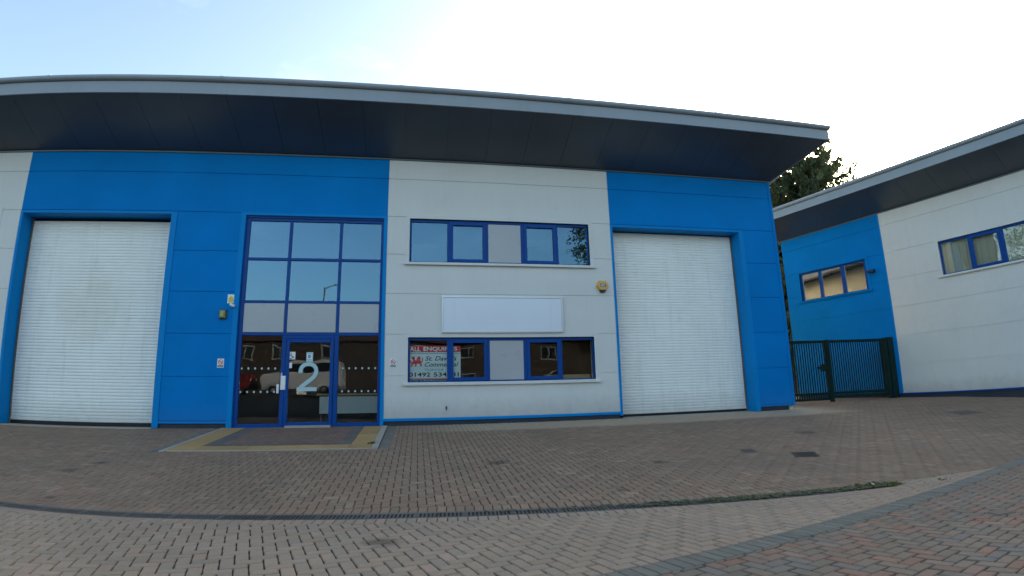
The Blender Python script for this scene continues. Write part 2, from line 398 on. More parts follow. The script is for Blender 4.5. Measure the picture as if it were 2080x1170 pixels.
buff = mixpick([(0.521, 0.307, 0.116), (0.474, 0.279, 0.107), (0.558, 0.335, 0.141)], [3, 2, 1], .05)
dk = mixpick([(.15, .125, .115), (.17, .13, .12)], [1, 1], .06)
lr = mixpick([(.24, .14, .10), (.21, .14, .11), (.27, .15, .11)], [2, 2, 1], .08)
ld = MB()
def slabs(x0, x1, y0, y1, s, pick):
    nx, ny = max(1, round((x1 - x0) / s)), max(1, round((y1 - y0) / s))
    for i in range(nx):
        for j in range(ny):
            a, b, c, e = x0 + (x1 - x0) * i / nx, x0 + (x1 - x0) * (i + 1) / nx, y0 + (y1 - y0) * j / ny, y0 + (y1 - y0) * (j + 1) / ny
            block(ld, [(a, c), (b, c), (b, e), (a, e)], pick, .013, .002, .003)
ix0, ix1 = SX0 + .09, SX1 - .13
slabs(ix0, ix0 + .45, SY + .06, -.01, .45, buff); slabs(ix1 - .40, ix1, SY + .06, -.01, .4, buff); slabs(ix0 + .45, ix1 - .40, SY + .06, SY + .52, .45, buff)
slabs(ix0 + .45, ix0 + .75, SY + .52, -.01, .1, dk); slabs(ix1 - .62, ix1 - .40, SY + .52, -.01, .1, dk); slabs(ix0 + .75, ix1 - .62, SY + .52, SY + .72, .1, dk)
slabs(ix0 + .75, ix1 - .62, SY + .72, -.01, .1, lr)
struct(ld.build('landing', 'slab', fix=False))
sd = MB()
course(sd, (SX0 - .005, -.01), (SX0 - .005, SY - .1), -.2, char); course(sd, (SX1 + .005, SY - .1), (SX1 + .005, -.01), -.21, char)
struct(sd.build('landing_edging', 'blocks_band', fix=False))
ap = MB()                                       # concrete sill in front of the right shutter and the corner
ap.solid([(5.13, -.22, gz(0, -.22) + .004), (10.6, -.26, gz(0, -.26) + .004), (10.9, .5, gz(0, .5) + .006), (5.13, .5, gz(0, .5) + .006), (5.13, -.22, -.25), (10.6, -.26, -.25), (10.9, .5, -.25), (5.13, .5, -.25)],
         [(0, 1, 2, 3), (0, 4, 5, 1), (1, 5, 6, 2), (2, 6, 7, 3), (3, 7, 4, 0), (4, 7, 6, 5)])
struct(MB().box(-9.8, -6.03, -.12, .5, -.25, gz(0, -.1) + .012).build('shutter_sill', 'concrete')); struct(MB().box(-3.02, -2.0, -.14, .1, -.25, gz(0, -.1) + .055).build('door_sill', 'concrete'))
struct(ap.build('shutter_apron', 'concrete'))

# ------------------------------------------------------------------ buildings
def wall(name, mat, parent, x0, x1, z0, z1, joints, openings, depth=.1, gap=.016):
    """flat cladding panels in one-metre bands with recessed joints, cut round the openings"""
    w = MB(); zs = [z0] + [j for j in joints if z0 < j < z1] + [z1]
    for a, b in zip(zs[:-1], zs[1:]):
        za, zb = a + (gap / 2 if a != z0 else 0), b - (gap / 2 if b != z1 else 0)
        cuts = sorted({za, zb} | {c for o in openings for c in o[2:] if za < c < zb})
        for c, e in zip(cuts[:-1], cuts[1:]):
            xs_ = [x0]
            for o in sorted(o for o in openings if o[2] < (c + e) / 2 < o[3]): xs_ += [o[0], o[1]]
            xs_.append(x1)
            for k in range(0, len(xs_), 2):
                if xs_[k + 1] - xs_[k] > .002: w.box(xs_[k], xs_[k + 1], 0, depth, c, e)
    for j in joints:                            # tongue behind each joint
        if not z0 < j < z1: continue
        xs_ = [x0]
        for o in sorted(o for o in openings if o[2] < j < o[3]): xs_ += [o[0], o[1]]
        xs_.append(x1)
        for k in range(0, len(xs_), 2):
            if xs_[k + 1] - xs_[k] > .002: w.box(xs_[k] + .001, xs_[k + 1] - .001, .016, depth - .01, j - gap / 2, j + gap / 2)
    return w.build(name, mat, parent)
def ring(mb, x0, x1, z0, z1, w, y0, y1, bottom=True, wb=None):
    """rectangular frame outside the opening x0..x1, z0..z1"""
    wb = w if wb is None else wb
    mb.box(x0 - w, x0, y0, y1, z0 - (wb if bottom else 0), z1 + w); mb.box(x1, x1 + w, y0, y1, z0 - (wb if bottom else 0), z1 + w)
    mb.box(x0, x1, y0, y1, z1, z1 + w)
    if bottom: mb.box(x0, x1, y0, y1, z0 - wb, z0)
BAYS5 = [(.05, .95, 'fix'), (1.07, 1.89, 'sash'), (2.0, 2.86, 'panel'), (2.99, 3.76, 'sash'), (3.86, 4.67, 'fix')]
def window(parent, x0, z0, z1, bays, total, gmat, surround='white_clad', label=None):
    x1 = x0 + total
    f = MB(); fy0, fy1 = .055, .125
    f.cbox(x0, x1, fy0, fy1, z1 - .075, z1); f.cbox(x0, x1, fy0, fy1, z0, z0 + .03)
    edges = [x0] + [c for b in bays for c in (x0 + b[0], x0 + b[1])] + [x1]
    for k in range(0, len(edges), 2): f.cbox(edges[k], edges[k + 1], fy0 + .001, fy1 + .001, z0 + .03, z1 - .075)
    for a, b, kind in bays:
        if kind == 'sash':
            a_, b_ = x0 + a, x0 + b
            f.cbox(a_ - .05, a_ + .03, fy0 - .022, fy0 + .04, z0 + .02, z1 - .04); f.cbox(b_ - .03, b_ + .05, fy0 - .022, fy0 + .04, z0 + .02, z1 - .04)
            f.cbox(a_ + .03, b_ - .03, fy0 - .022, fy0 + .04, z1 - .135, z1 - .04); f.cbox(a_ + .03, b_ - .03, fy0 - .022, fy0 + .04, z0 + .02, z0 + .105)
    o = f.build('window', 'frame_blue', parent)
    if label: lab(o, label)
    for a, b, kind in bays:
        p = MB().box(x0 + a + .001, x0 + b - .001, .088, .098, z0 + .031, z1 - .076)
        if kind == 'panel':
            p = MB().cbox(x0 + a + .004, x0 + b - .004, .058, .098, z0 + .033, z1 - .078); p.build('infill_panel', 'panel_grey', o)
        else: p.build('pane', gmat, o)
    if surround:
        s = MB(); ring(s, x0, x1, z0, z1, .11, -.012, .14, True, .012); s.build('surround', surround, o)
        s = MB(); s.prism([(-.012, z0 - .012), (-.07, z0 - .028), (-.07, z0 - .075), (-.055, z0 - .075), (-.055, z0 - .055), (-.012, z0 - .05)], 'x', x0 - .13, x1 + .14)
        s.build('sill', surround, o)
    return o
def roller(parent, x0, x1, ztop, yc=.40, zb=-.115, label=None, trimw=(.07, .14)):
    """roller shutter deep in a flashed opening"""
    t = MB()
    t.box(x0 - trimw[0], x0, -.014, .55, -.16, ztop + .06); t.box(x1, x1 + trimw[1], -.014, .55, -.16, ztop + .06); t.box(x0, x1, -.014, .55, ztop, ztop + .06)
    t.build('reveal', 'blue_trim', parent)
    h = MB().box(x0, x1, .55, .58, 3.9, ztop + .05); h.build('shutter_recess', 'black', parent)
    c = MB(); pitch = .0768; prof = []
    z = zb + .09; top = ztop - .085
    while z < top:
        for dz, dy in ((0, .012), (.004, .0145), (.009, .005), (.022, .001), (.040, 0), (.056, .002), (.068, .007)): prof.append((yc + dy, z + dz))
        z += pitch
    n = len(prof); back = [(yc + .03, prof[-1][1]), (yc + .03, prof[0][1])]
    v = [(x0 + .012, p[0], p[1]) for p in prof] + [(x1 - .012, p[0], p[1]) for p in prof]
    c.solid(v, [(i, i + 1, n + i + 1, n + i) for i in range(n - 1)])
    c.box(x0 + .012, x1 - .012, yc + .016, yc + .05, zb + .09, top)
    o = c.build('roller_shutter', 'shutter', parent)
    if label: lab(o, label)
    b = MB().cbox(x0 + .015, x1 - .015, yc - .012, yc + .045, zb + .02, zb + .09, .012); b.build('bottom_rail', 'shutter', o)
    b = MB().box(x0 + .015, x1 - .015, yc - .002, yc + .04, zb - .06, zb + .02); b.build('rubber_seal', 'black', o)
    for a, e in ((x0, x0 + .05), (x1 - .05, x1)):
        MB().cbox(a + .002, e - .002, yc - .022, yc + .07, -.16, ztop - .02).build('guide', 'steel', o)
    return o
PITCH = .165
def roof_parts(parent, x0, x1, zs, ov, zb, zt, splay0, splay1, back, pitch=1.023, ph=-.363):
    """flared eaves: soffit rising outwards from the wall head, fascia, gutter roll, roof sheet behind; the ends run out on a splay"""
    W0, W1 = x0 + splay0, x1 - splay1         # ends at the wall line
    xe = lambda t, a, b: a + (b - a) * t       # t = 0 wall, 1 eave
    def sp(x, t):
        L, Rr = W0 + (x0 - W0) * t, W1 + (x1 - W1) * t; return max(L, min(Rr, x))
    zf = lambda t: zs + (zb - zs) * t
    rf = MB()                                   # roof sheet: low pitch back from the eaves
    prof = [(-ov, zt - .06), (back, zs + .42 - PITCH * back), (back, zs + .01 - PITCH * back), (.0, zs + .10), (-ov, zb + .16)]
    n = len(prof)
    def xx(y, k): t = max(0, -y / ov); return (W0 + (x0 - W0) * t) if k == 0 else (W1 + (x1 - W1) * t)
    v = [(xx(y, 0) + .02, y + (.02 if y < 0 else 0), z) for y, z in prof] + [(xx(y, 1) - .02, y + (.02 if y < 0 else 0), z) for y, z in prof]
    rf.solid(v, [tuple(range(n))[::-1], tuple(range(n, 2 * n))] + [(i, (i + 1) % n, n + (i + 1) % n, n + i) for i in range(n)])
    roof = rf.build('roof', 'roof', parent)
    so = MB(); k = math.ceil((x0 - ph) / pitch) - 1; g_ = .007
    sl_ = (zb - zs) / ov
    while ph + k * pitch < x1:
        a, b = ph + k * pitch + g_ / 2, ph + (k + 1) * pitch - g_ / 2; k += 1
        q = [(sp(a, 0), 0), (sp(b, 0), 0), (sp(b, 1), 1), (sp(a, 1), 1)]
        if q[1][0] - q[0][0] < .01 and q[2][0] - q[3][0] < .01: continue
        lowv = [(x, -ov * t + (.0 if t else -.002), zf(t)) for x, t in q]; up = [(x, y, z + .05) for x, y, z in lowv]
        so.solid(lowv + up, [(0, 1, 2, 3), (7, 6, 5, 4), (0, 4, 5, 1), (1, 5, 6, 2), (2, 6, 7, 3), (3, 7, 4, 0)])
    q = [(W0, 0), (W1, 0), (x1, 1), (x0, 1)]
    lowv = [(x, -ov * t, zf(t) + .02) for x, t in q]; up = [(x, y, z + .06) for x, y, z in lowv]
    so.solid([(x * .9999 if i else x, y, z) for i, (x, y, z) in enumerate(lowv)] + up, [(0, 1, 2, 3), (7, 6, 5, 4), (0, 4, 5, 1), (1, 5, 6, 2), (2, 6, 7, 3), (3, 7, 4, 0)])
    so.build('soffit', 'soffit', roof)
    tr = MB().box(W0 + .12, W1 - .12, -.03, -.001, zs - .045, zs - .006); tr.build('wall_head_trim', 'soffit', roof)
    fa = MB()                                   # fascia with a drip lip, in lengths
    fa.prism([(-ov + .03, zb - .012), (-ov - .012, zb - .012), (-ov - .012, zb + .02), (-ov - .002, zb + .03), (-ov - .002, zt - .155), (-ov + .03, zt - .155)], 'x', x0, x1)
    for xa, xw, s in ((x0, W0, -1), (x1, W1, 1)):   # raking end boards
        a = [(xa, -ov, zb - .012), (xw, 0, zs - .004), (xw, 0, zt - .05), (xa, -ov, zt - .155)]
        b = [(p[0] - s * .03, p[1] + .03 * (1 if p[1] < 0 else 0), p[2]) for p in a]
        fa.solid(a + b, [(0, 1, 2, 3), (7, 6, 5, 4), (0, 4, 5, 1), (1, 5, 6, 2), (2, 6, 7, 3), (3, 7, 4, 0)])
    fa.build('fascia', 'fascia', roof)
    gu = MB(); pr = []
    for i in range(9):
        a = PI * (1.5 - i / 8 * 1.15); pr.append((-ov - .015 + .075 * math.cos(a), zt - .075 + .072 * math.sin(a)))
    pr += [(-ov + .06, zt - .02), (-ov + .06, zt - .147)]
    gu.prism(pr, 'x', x0 - .03, x1 + .03); go = gu.build('gutter', 'fascia', roof)
    x = x0 + 2.2                                 # joint clips of the gutter lengths
    while x < x1 - 1:
        cl = MB(); cl.prism([(p[0] - .006 if i < 9 else p[0], p[1] + (.005 if i < 9 and i > 4 else -.004 if i < 9 else 0)) for i, p in enumerate(pr)], 'x', x, x + .07); x += 4.07
        cl.build('gutter_joint', 'fascia', go)
    return roof

J = [0, 1.0, 2.0, 3.0, 4.0, 4.985, 6.0]
u1 = thing('industrial_unit', 'long blue and white industrial unit with flared roof and glass door numbered 2', 'building', (0, 0, 0), 0, 'industrial units round the yard')
ZS = 6.566
opL = (-9.80, -6.03, -.3, 4.91); opR = (5.15, 9.05, -.3, 4.91); ent = (-4.24, -.885, -.3, 4.92)
wz = ((.845, 1.93), (3.81, 4.945))
lab(wall('wall', 'white_clad', u1, -15.8, -9.87, -.05, ZS, J, [(-15.21, -10.51, a, b) for a, b in wz]), 'white cladding at the left end')
lab(wall('wall', 'blue_clad', u1, -9.87, -.802, -.05, ZS, J, [(-9.87, -5.89, -.3, 4.97), (-4.24, -.802, -.3, 4.92)]), 'blue cladding round the left shutter and the entrance')
lab(wall('wall', 'white_clad', u1, -.798, 5.088, .0, ZS, J, [(-.24, 4.465, a, b) for a, b in wz]), 'white cladding between entrance and right shutter')
lab(wall('wall', 'blue_clad', u1, 5.092, 10.32, -.05, ZS, J, [(5.15, 9.19, -.3, 4.97), (5.0, 5.15, -.3, 4.985)]), 'blue cladding round the right shutter')
w = MB(); BK = 17.0
st = lambda y: ZS - PITCH * y
w.prism([(.101, -.2), (BK, -.2), (BK, st(BK)), (.101, st(.101))], 'x', 10.2, 10.300); w.prism([(.101, -.2), (BK, -.2), (BK, st(BK)), (.101, st(.101))], 'x', -15.8, -15.7); w.box(-15.7, 10.2, BK - .1, BK, -.2, st(BK) - .02)
for k in range(67): y0 = .101 + k * .25; w.prism([(y0, -.2), (y0 + .2, -.2), (y0 + .2, st(y0 + .2) - .13), (y0, st(y0) - .13)], 'x', 10.301, 10.318)
lab(w.build('wall', 'blind', u1), 'cream ribbed side and rear cladding')
for a, b in ((-15.8, -9.87), (-5.89, -4.3), (-.80, 5.08), (9.2, 10.12)): MB().box(a, b, .03, .2, -.3, -.055 if a != -.80 else -.06).build('plinth', 'plinth', u1)
w = MB()                                        # flashings: foot of the white bay, jambs, corner, entrance
w.prism([(-.014, -.06), (-.014, -.004), (.0, .004), (.02, .004), (.02, -.06)], 'x', -.80, 5.085)
w.build('flashing', 'blue_trim', u1)
for q in ((5.086, 5.147, -.016, .10, -.1, 4.98), (-.884, -.80, -.016, .10, -.18, 4.99), (-4.36, -4.242, -.016, .10, -.18, 4.99), (-4.242, -.884, -.016, .10, 4.922, 4.99), (-5.89, -4.36, -.012, .02, -.06, -.03)): MB().box(*q).build('flashing', 'blue_trim', u1)
w = MB().box(10.23, 10.322, -.012, .09, -.06, ZS - .01); w.build('corner_trim', 'blue_clad', u1)
roof_parts(u1, -19, 11.28, ZS, 1.625, 7.25, 7.69, .5, .88, 17.0)
w = MB(); w.prism([(.9, st(.9) - .10), (BK, st(BK) - .10), (BK, st(BK) - .04), (.9, st(.9) - .04)], 'x', 10.33, 10.95); w.build('side_soffit', 'soffit', u1)
w = MB(); w.prism([(.88, st(.88) - .035), (BK, st(BK) - .035), (BK, st(BK) + .36), (.88, st(.88) + .36)], 'x', 10.33, 10.97); w.build('side_gutter', 'fascia', u1)
roller(u1, opL[0], opL[1], 4.91, zb=-.095, label='left roller shutter with faint brown stains')
roller(u1, opR[0], opR[1], 4.91, label='right roller shutter', trimw=(.0, .14))
for a, b in wz:
    for x, gm in ((-15.21, 'glass'), (-.24, 'glass' if a > 2 else 'glass_low')):
        lo = 'ground floor' if a < 2 else 'first floor'
        window(u1, x, a, b, BAYS5, 4.705, gm if a > 2 else 'glass_low', label='%s window %s' % (lo, 'in the left white bay' if x < -5 else 'in the middle white bay'))
# glazed entrance screen
ex0, ex1 = -4.24, -.885; fy0, fy1 = .06, .14
mx = (-3.155, -1.935); tz = (3.838, 2.782, 2.005)
e = MB()
e.cbox(ex0, ex0 + .10, fy0, fy1, -.17, 4.92); e.cbox(ex1 - .065, ex1, fy0, fy1, -.17, 4.92)
e.cbox(ex0 + .10, ex1 - .065, fy0, fy1, 4.80, 4.92)
e.box(ex0 + .001, ex1 - .001, .03, .0599, 4.875, 4.919)
for z in tz[:2]: e.cbox(ex0 + .10, ex1 - .065, fy0 + .001, fy1, z - .033, z + .033)
e.cbox(ex0 + .10, ex1 - .065, fy0 + .001, fy1, tz[2] - .035, tz[2] + .04)
for x in mx:
    for a, b in ((tz[0] + .033, 4.80), (tz[1] + .033, tz[0] - .033), (tz[2] + .04, tz[1] - .033)): e.cbox(x - .035, x + .035, fy0 + .0005, fy1, a, b)
    e.cbox(x - .05, x + .05, fy0 + .0005, fy1, -.17, tz[2] - .035)
for a, b in ((ex0 + .10, mx[0] - .05), (mx[1] + .05, ex1 - .065)): e.cbox(a, b, fy0 + .002, fy1, -.17, -.08)
e.cbox(mx[0] + .05, mx[1] - .05, fy0 + .002, fy1, 1.895, tz[2] - .035)
scr = e.build('entrance_screen', 'frame_blue', u1)
xb = [(ex0 + .10, mx[0] - .035), (mx[0] + .035, mx[1] - .035), (mx[1] + .035, ex1 - .065)]
for z0, z1 in ((tz[0] + .033, 4.80), (tz[1] + .033, tz[0] - .033)):
    for a, b in xb: MB().box(a + .001, b - .001, .095, .107, z0 + .001, z1 - .001).build('pane', 'glass', scr)
for a, b in xb: MB().cbox(a + .003, b - .003, .07, .107, tz[2] + .043, tz[1] - .036).build('spandrel_panel', 'panel_grey', scr)
for a, b in ((ex0 + .10, mx[0] - .05), (mx[1] + .05, ex1 - .065)):
    pn = MB().box(a + .001, b - .001, .095, .107, -.079, tz[2] - .036).build('pane', 'glass_low', scr)
    for z in (1.195, .652):
        for k in range(6):
            x = a + .085 + (b - a - .17) * k / 5 - (.05 if a < -3 else -.02)
            x = min(max(x, a + .03), b - .03)
            pts = [(x + .022 * math.cos(t * PI / 4), z + .026 * math.sin(t * PI / 4)) for t in range(8)]
            MB().prism(pts, 'y', .0905, .0945).build('safety_dot', 'number', scr)
# door leaf
dx0, dx1, dz0, dz1 = -3.10, -1.99, -.15, 1.89
dm = MB(); dy0, dy1 = .045, .10
dm.cbox(dx0, dx0 + .085, dy0, dy1, dz0, dz1, .01); dm.cbox(dx1 - .085, dx1, dy0, dy1, dz0, dz1, .01)
dm.cbox(dx0 + .085, dx1 - .085, dy0, dy1, dz1 - .09, dz1, .01); dm.cbox(dx0 + .085, dx1 - .085, dy0, dy1, dz0, dz0 + .10, .01)
door = dm.build('door', 'frame_blue', u1)
MB().box(dx0 + .086, dx1 - .086, .07, .082, dz0 + .101, dz1 - .091).build('pane', 'glass_low', door)
# big numeral 2 on the door glass
def zp(x, y): return ((470 + x / 5.571), (670 + y / 5.571))
def z2m(x, y):                                  # enlarged-photo units on the door -> metres on the door plane
    return (-3.05 + (x - 640) * .00206, 1.3365 - (y - 372) * .00206)
path = [(786, 492), (787, 462), (797, 430), (820, 406), (850, 394), (880, 392), (912, 397), (940, 413), (958, 440), (963, 470), (957, 505), (938, 538), (905, 568), (865, 598), (828, 628), (800, 652), (785, 680)]
nb = MB(); nb.strip([z2m(*p) for p in path], .092, .062, .0665)
a, b = z2m(752, 655), z2m(974, 699); nb.box(a[0], b[0], .0625, .0662, b[1], a[1])
nb.build('numeral', 'number', door)
def plate(name, mat, parent, zx0, zy0, zx1, zy1, y=.064, lbl=None):
    a, b = z2m(zx0, zy0), z2m(zx1, zy1); o = MB().box(a[0], b[0], y, y + .003, b[1], a[1]).build(name, mat, parent)
    if lbl: lab(o, lbl)
    return o
plate('sticker', 'white', door, 640, 252, 721, 338, lbl='square sticker with a black wheelchair symbol')
wc = MB(); c = lambda x, y: z2m(x, y)
ringp = [c(672 + 22 * math.cos(t), 308 + 20 * math.sin(t)) for t in [(.2 + i * .42) for i in range(12)]]
wc.strip(ringp, .014, .061, .0638); wc.strip([c(672, 276), c(674, 300), c(694, 302), c(703, 322)], .017, .0612, .0637)
wc.prism([(c(671, 267)[0] + .012 * math.cos(t * PI / 4), c(671, 267)[1] + .012 * math.sin(t * PI / 4)) for t in range(8)], 'y', .0611, .0636)
wc.build('wheelchair_symbol', 'ink', door)
plate('sticker', 'number', door, 845, 256, 920, 366, lbl='pale sticker above the numeral'); plate('sticker_label', 'white', door, 852, 282, 910, 332, .0605)
dsc = MB(); dsc.prism([(c(880, 305)[0] + .036 * math.cos(t * PI / 6), c(880, 305)[1] + .036 * math.sin(t * PI / 6)) for t in range(12)], 'y', .057, .0602); dsc.build('round_mark', 'logoblue', door)
dsc = MB(); dsc.box(c(872, 0)[0], c(889, 0)[0], .054, .0568, c(0, 309)[1], c(0, 302)[1]); dsc.build('round_mark_bar', 'white', door)
plate('sticker', 'white', door, 640, 377, 688, 438, lbl='small plain white sticker')
h0, h1 = c(588, 525), c(642, 684)
hd = MB(); hd.cbox(h0[0] - .03, h1[0] - .03, .02, .0449, h1[1], h0[1], .012); hd.cbox(h0[0] - .02, h0[0], .012, .0449, h0[1], h0[1] + .07, .004); hd.build('handle', 'white', door)
hd = MB(); a, b = c(531, 620), c(557, 722); hd.cbox(a[0], b[0], .02, .0595, b[1], a[1], .012); hd.build('entry_lock', 'white', scr)
# rooms behind the glass
rm = MB()
rm.cur = 0
rm.box(-5.6, 4.98, 4.7, 4.8, -.2, 5.7); rm.box(-5.7, -5.6, .2, 4.8, -.2, 5.7); rm.box(4.98, 5.07, .15, 4.8, -.2, 5.7); rm.box(-.72, -.62, .15, 4.7, -.2, 5.6)
rm.box(-5.6, 4.98, .11, 4.7, 5.6, 5.7); rm.box(-.62, 4.98, .15, 4.7, 2.9, 3.2)
rm.box(.9, 1.9, 2.2, 2.3, -.12, 2.9)
rm.cur = 1; rm.box(-5.6, 4.98, .15, 4.7, -.2, -.13)
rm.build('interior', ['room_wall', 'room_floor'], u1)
sb = MB().box(-.24, 4.46, .15, .34, .80, .842); sb.build('window_board', 'white', u1)
sb = MB().box(4.462, 4.52, .145, .30, .84, 1.92); sb.build('window_lining', 'white', u1)
rm = MB(); rm.cur = 0
rm.box(-15.5, -10.0, 4.0, 4.1, -.2, 5.8); rm.box(-15.6, -15.5, .2, 4.1, -.2, 5.8); rm.box(-10.0, -9.95, .2, 4.1, -.2, 5.8); rm.box(-15.5, -10, .2, 4, 2.9, 3.2); rm.box(-15.5, -10, .2, 4, -.2, -.13); rm.box(-15.5, -10, .2, 4, 5.7, 5.8)
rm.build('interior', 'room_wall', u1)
# stain and bracket low on the white bay
bk = MB(); bk.cbox(.665, .70, -.02, -.0005, .20, .27, .004); bk.cyl((.68, -.03, .18), (.68, -.005, .2), .012); bk.build('wall_bracket', 'dkgrey', u1)

# ---- second unit, turned to face across the yard
A2 = -1.28144; O2 = (16.19610 * .958429, 16.19610 * .285333, 0)
u2 = thing('industrial_unit', 'blue and white industrial unit angled at the right with cream window blinds', 'building', O2, A2, 'industrial units round the yard')
W1 = (-.55, 2.22); W2 = 4.79
lab(wall('wall', 'blue_clad', u2, -1.2, 2.928, .02, 6.53, J, [(W1[0], W1[1], 3.81, 4.955)]), 'blue cladding beside the gate')
lab(wall('wall', 'white_clad', u2, 2.932, 24, .02, 6.53, J, [(W2, W2 + 4.705, 3.81, 4.955), (12.8, 12.8 + 4.705, 3.81, 4.955)]), 'white cladding along the yard')
w = MB(); w.prism([(.101, -.2), (14, -.2), (14, 6.52 - PITCH * 14), (.101, 6.5)], 'x', -1.198, -1.1); w.box(-1.1, 23.9, 13.9, 14, -.2, 6.5 - PITCH * 14); w.prism([(.101, -.2), (14, -.2), (14, 6.52 - PITCH * 14), (.101, 6.5)], 'x', 23.9, 24); w.build('wall', 'white_clad', u2)
w = MB().box(-1.15, 24, .03, .2, -.75, -.03); w.build('plinth', 'plinth', u2)
w = MB(); w.prism([(-.014, -.03), (-.014, .015), (0, .022), (.02, .022), (.02, -.03)], 'x', -1.2, 24); w.build('flashing', 'frame_blue', u2)
w = MB().box(2.90, 2.95, -.010, -.0005, .062, 6.5); w.build('joint_trim', 'blue_trim', u2)
roof_parts(u2, -2.1, 26, 6.52, 1.40, 7.10, 7.54, .8, .8, 14, ph=.2)
window(u2, W1[0], 3.81, 4.955, [(.09, .80, 'fix'), (.94, 1.74, 'fix'), (1.90, 2.66, 'fix')], 2.77, 'glass_b2', 'blue_clad', 'small three pane window in the blue cladding')
B5 = [(.06, .90, 'fix'), (1.03, 1.84, 'sash'), (2.0, 2.8, 'fix'), (2.93, 3.7, 'sash'), (3.86, 4.65, 'fix')]
window(u2, W2, 3.81, 4.955, B5, 4.705, 'glass_long', label='long window in the white cladding'); window(u2, 12.8, 3.81, 4.955, B5, 4.705, 'glass_long', label='long window out towards the road')
def blinds(parent, x0, x1, z0, z1):
    b = MB(); x = x0; k = 0
    while x < x1 - .02:
        wd = min(.115, x1 - x); a = .022 if k % 2 else 0
        if R.random() > .02: b.box(x, x + wd - .006, .20 + a, .204 + a, z0, z1)
        x += .108; k += 1
    b.box(x0, x1, .185, .24, z1, z1 + .04)
    b.build('vertical_blind', 'blind', parent)
blinds(u2, W2 + .02, W2 + 4.68, 3.84, 4.93)
rm = MB(); rm.box(-.9, 9.8, 3.0, 3.1, 2.9, 5.7); rm.box(-.9, 9.8, .12, 3, 2.8, 2.9); rm.box(-.9, 9.8, .12, 3, 5.6, 5.7); rm.box(-1, -.9, .12, 3.1, 2.8, 5.7); rm.box(9.8, 9.9, .12, 3.1, 2.8, 5.7)
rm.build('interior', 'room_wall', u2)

# ------------------------------------------------------------------ things fixed to the first unit
t = thing('sign_board', 'large blank white sign board in an aluminium frame between the two windows', 'sign', (0, 0, 0))
sx0, sx1, sz0, sz1 = .575, 3.64, 2.04, 2.955
f = MB(); ring(f, sx0 + .04, sx1 - .04, sz0 + .04, sz1 - .04, .04, -.065, -.001); f.build('frame', 'alu', t)
p = MB()
for a, b in ((sx0 + .041, sx0 + .32), (sx0 + .322, sx1 - .322), (sx1 - .32, sx1 - .041)): p.box(a, b, -.05, -.02, sz0 + .041, sz1 - .041)
p.build('panel', 'board_white', t)

t = thing('alarm_box', 'yellow hexagonal burglar alarm box high beside the right shutter', 'alarm', (4.755, 0, 3.25))
hexo = [(-.165, .0), (-.10, .145), (.10, .145), (.165, .0), (.085, -.115), (-.085, -.115)]
hb = MB(); n = 6
v = [(x, -.001, z) for x, z in hexo] + [(x * .97, -.075, z * .97) for x, z in hexo] + [(x * .86, -.095, z * .86) for x, z in hexo]
hb.solid(v, [tuple(range(6))[::-1], tuple(range(12, 18))] + [(i, (i + 1) % n, n + (i + 1) % n, n + i) for i in range(n)] + [(n + i, n + (i + 1) % n, 2 * n + (i + 1) % n, 2 * n + i) for i in range(n)])
hb.build('cover', 'yellow', t)
hb = MB(); hb.solid([(-.09, -.001, -.117), (.09, -.001, -.117), (.055, -.001, -.165), (-.055, -.001, -.165), (-.085, -.09, -.104), (.085, -.09, -.104), (.052, -.088, -.16), (-.052, -.088, -.16)],
                    [(0, 1, 2, 3), (7, 6, 5, 4), (0, 4, 5, 1), (1, 5, 6, 2), (2, 6, 7, 3), (3, 7, 4, 0)]); hb.build('strobe_lens', 'navy', t)
MB().box(-.075, .075, -.099, -.0955, -.02, .06).build('logo_plate', 'logoblue', t)
text('ADT', -.06, .06, -.006, .046, -.0995, 'white', 'logo_lettering', t, 0, .02)

def smoke_sign(x, z, label):
    t = thing('no_smoking_sign', label, 'sign', (x, 0, z), 0, 'small no smoking signs beside the entrance')
    MB().box(-.075, .075, -.006, -.0005, -.105, .105).build('plate', 'white', t)
    r = MB(); r.strip([(.052 * math.cos(i * PI / 8), .028 + .052 * math.sin(i * PI / 8)) for i in range(17)], .014, -.009, -.0062); r.strip([(-.036, .064), (.036, -.008)], .012, -.0088, -.0063); r.build('red_ring', 'red', t)
    c_ = MB(); c_.box(-.035, .03, -.0078, -.0064, .02, .034); c_.build('cigarette', 'ink', t)
    MB().box(-.066, .066, -.008, -.0062, -.094, -.04).build('text_strip', 'greyink', t)
    return t
smoke_sign(-4.562, 1.312, 'small no smoking sign on the blue cladding left of the entrance')
smoke_sign(-.587, 1.306, 'small no smoking sign on the white cladding right of the entrance')
t = thing('warning_sign', 'white plate with a yellow warning triangle, beside the entrance screen', 'sign', (-4.43, 0, 2.83))
MB().box(-.082, .082, -.006, -.0005, -.106, .106).build('plate', 'white', t)
y = MB(); y.prism([(-.06, -.085), (.06, -.085), (.06, -.01), (.022, .055), (-.022, .055), (-.06, -.01)], 'y', -.009, -.0062); y.build('symbol', 'yellow_sign', t)
t = thing('security_camera', 'tiny white camera under the yellow warning sign', 'camera', (-4.372, 0, 2.665))
b = MB(); b.cyl((-.03, -.001, 0), (-.03, -.03, 0), .03); b.build('mount', 'white', t)
b = MB(); b.cyl((-.05, -.05, .025), (.055, -.085, -.02), .032, .028, 10); b.build('body', 'white', t)
t = thing('bulkhead_lamp', 'weathered rectangular bulkhead lamp on the blue cladding beside the entrance', 'lamp', (-4.585, 0, 2.455))
b = MB(); b.cbox(-.085, .085, -.06, -.001, -.112, .112, .02); b.build('casing', 'dkgrey', t)
b = MB(); b.cbox(-.068, .068, -.095, -.0595, -.092, .092, .03); b.build('lens', 'lens', t)

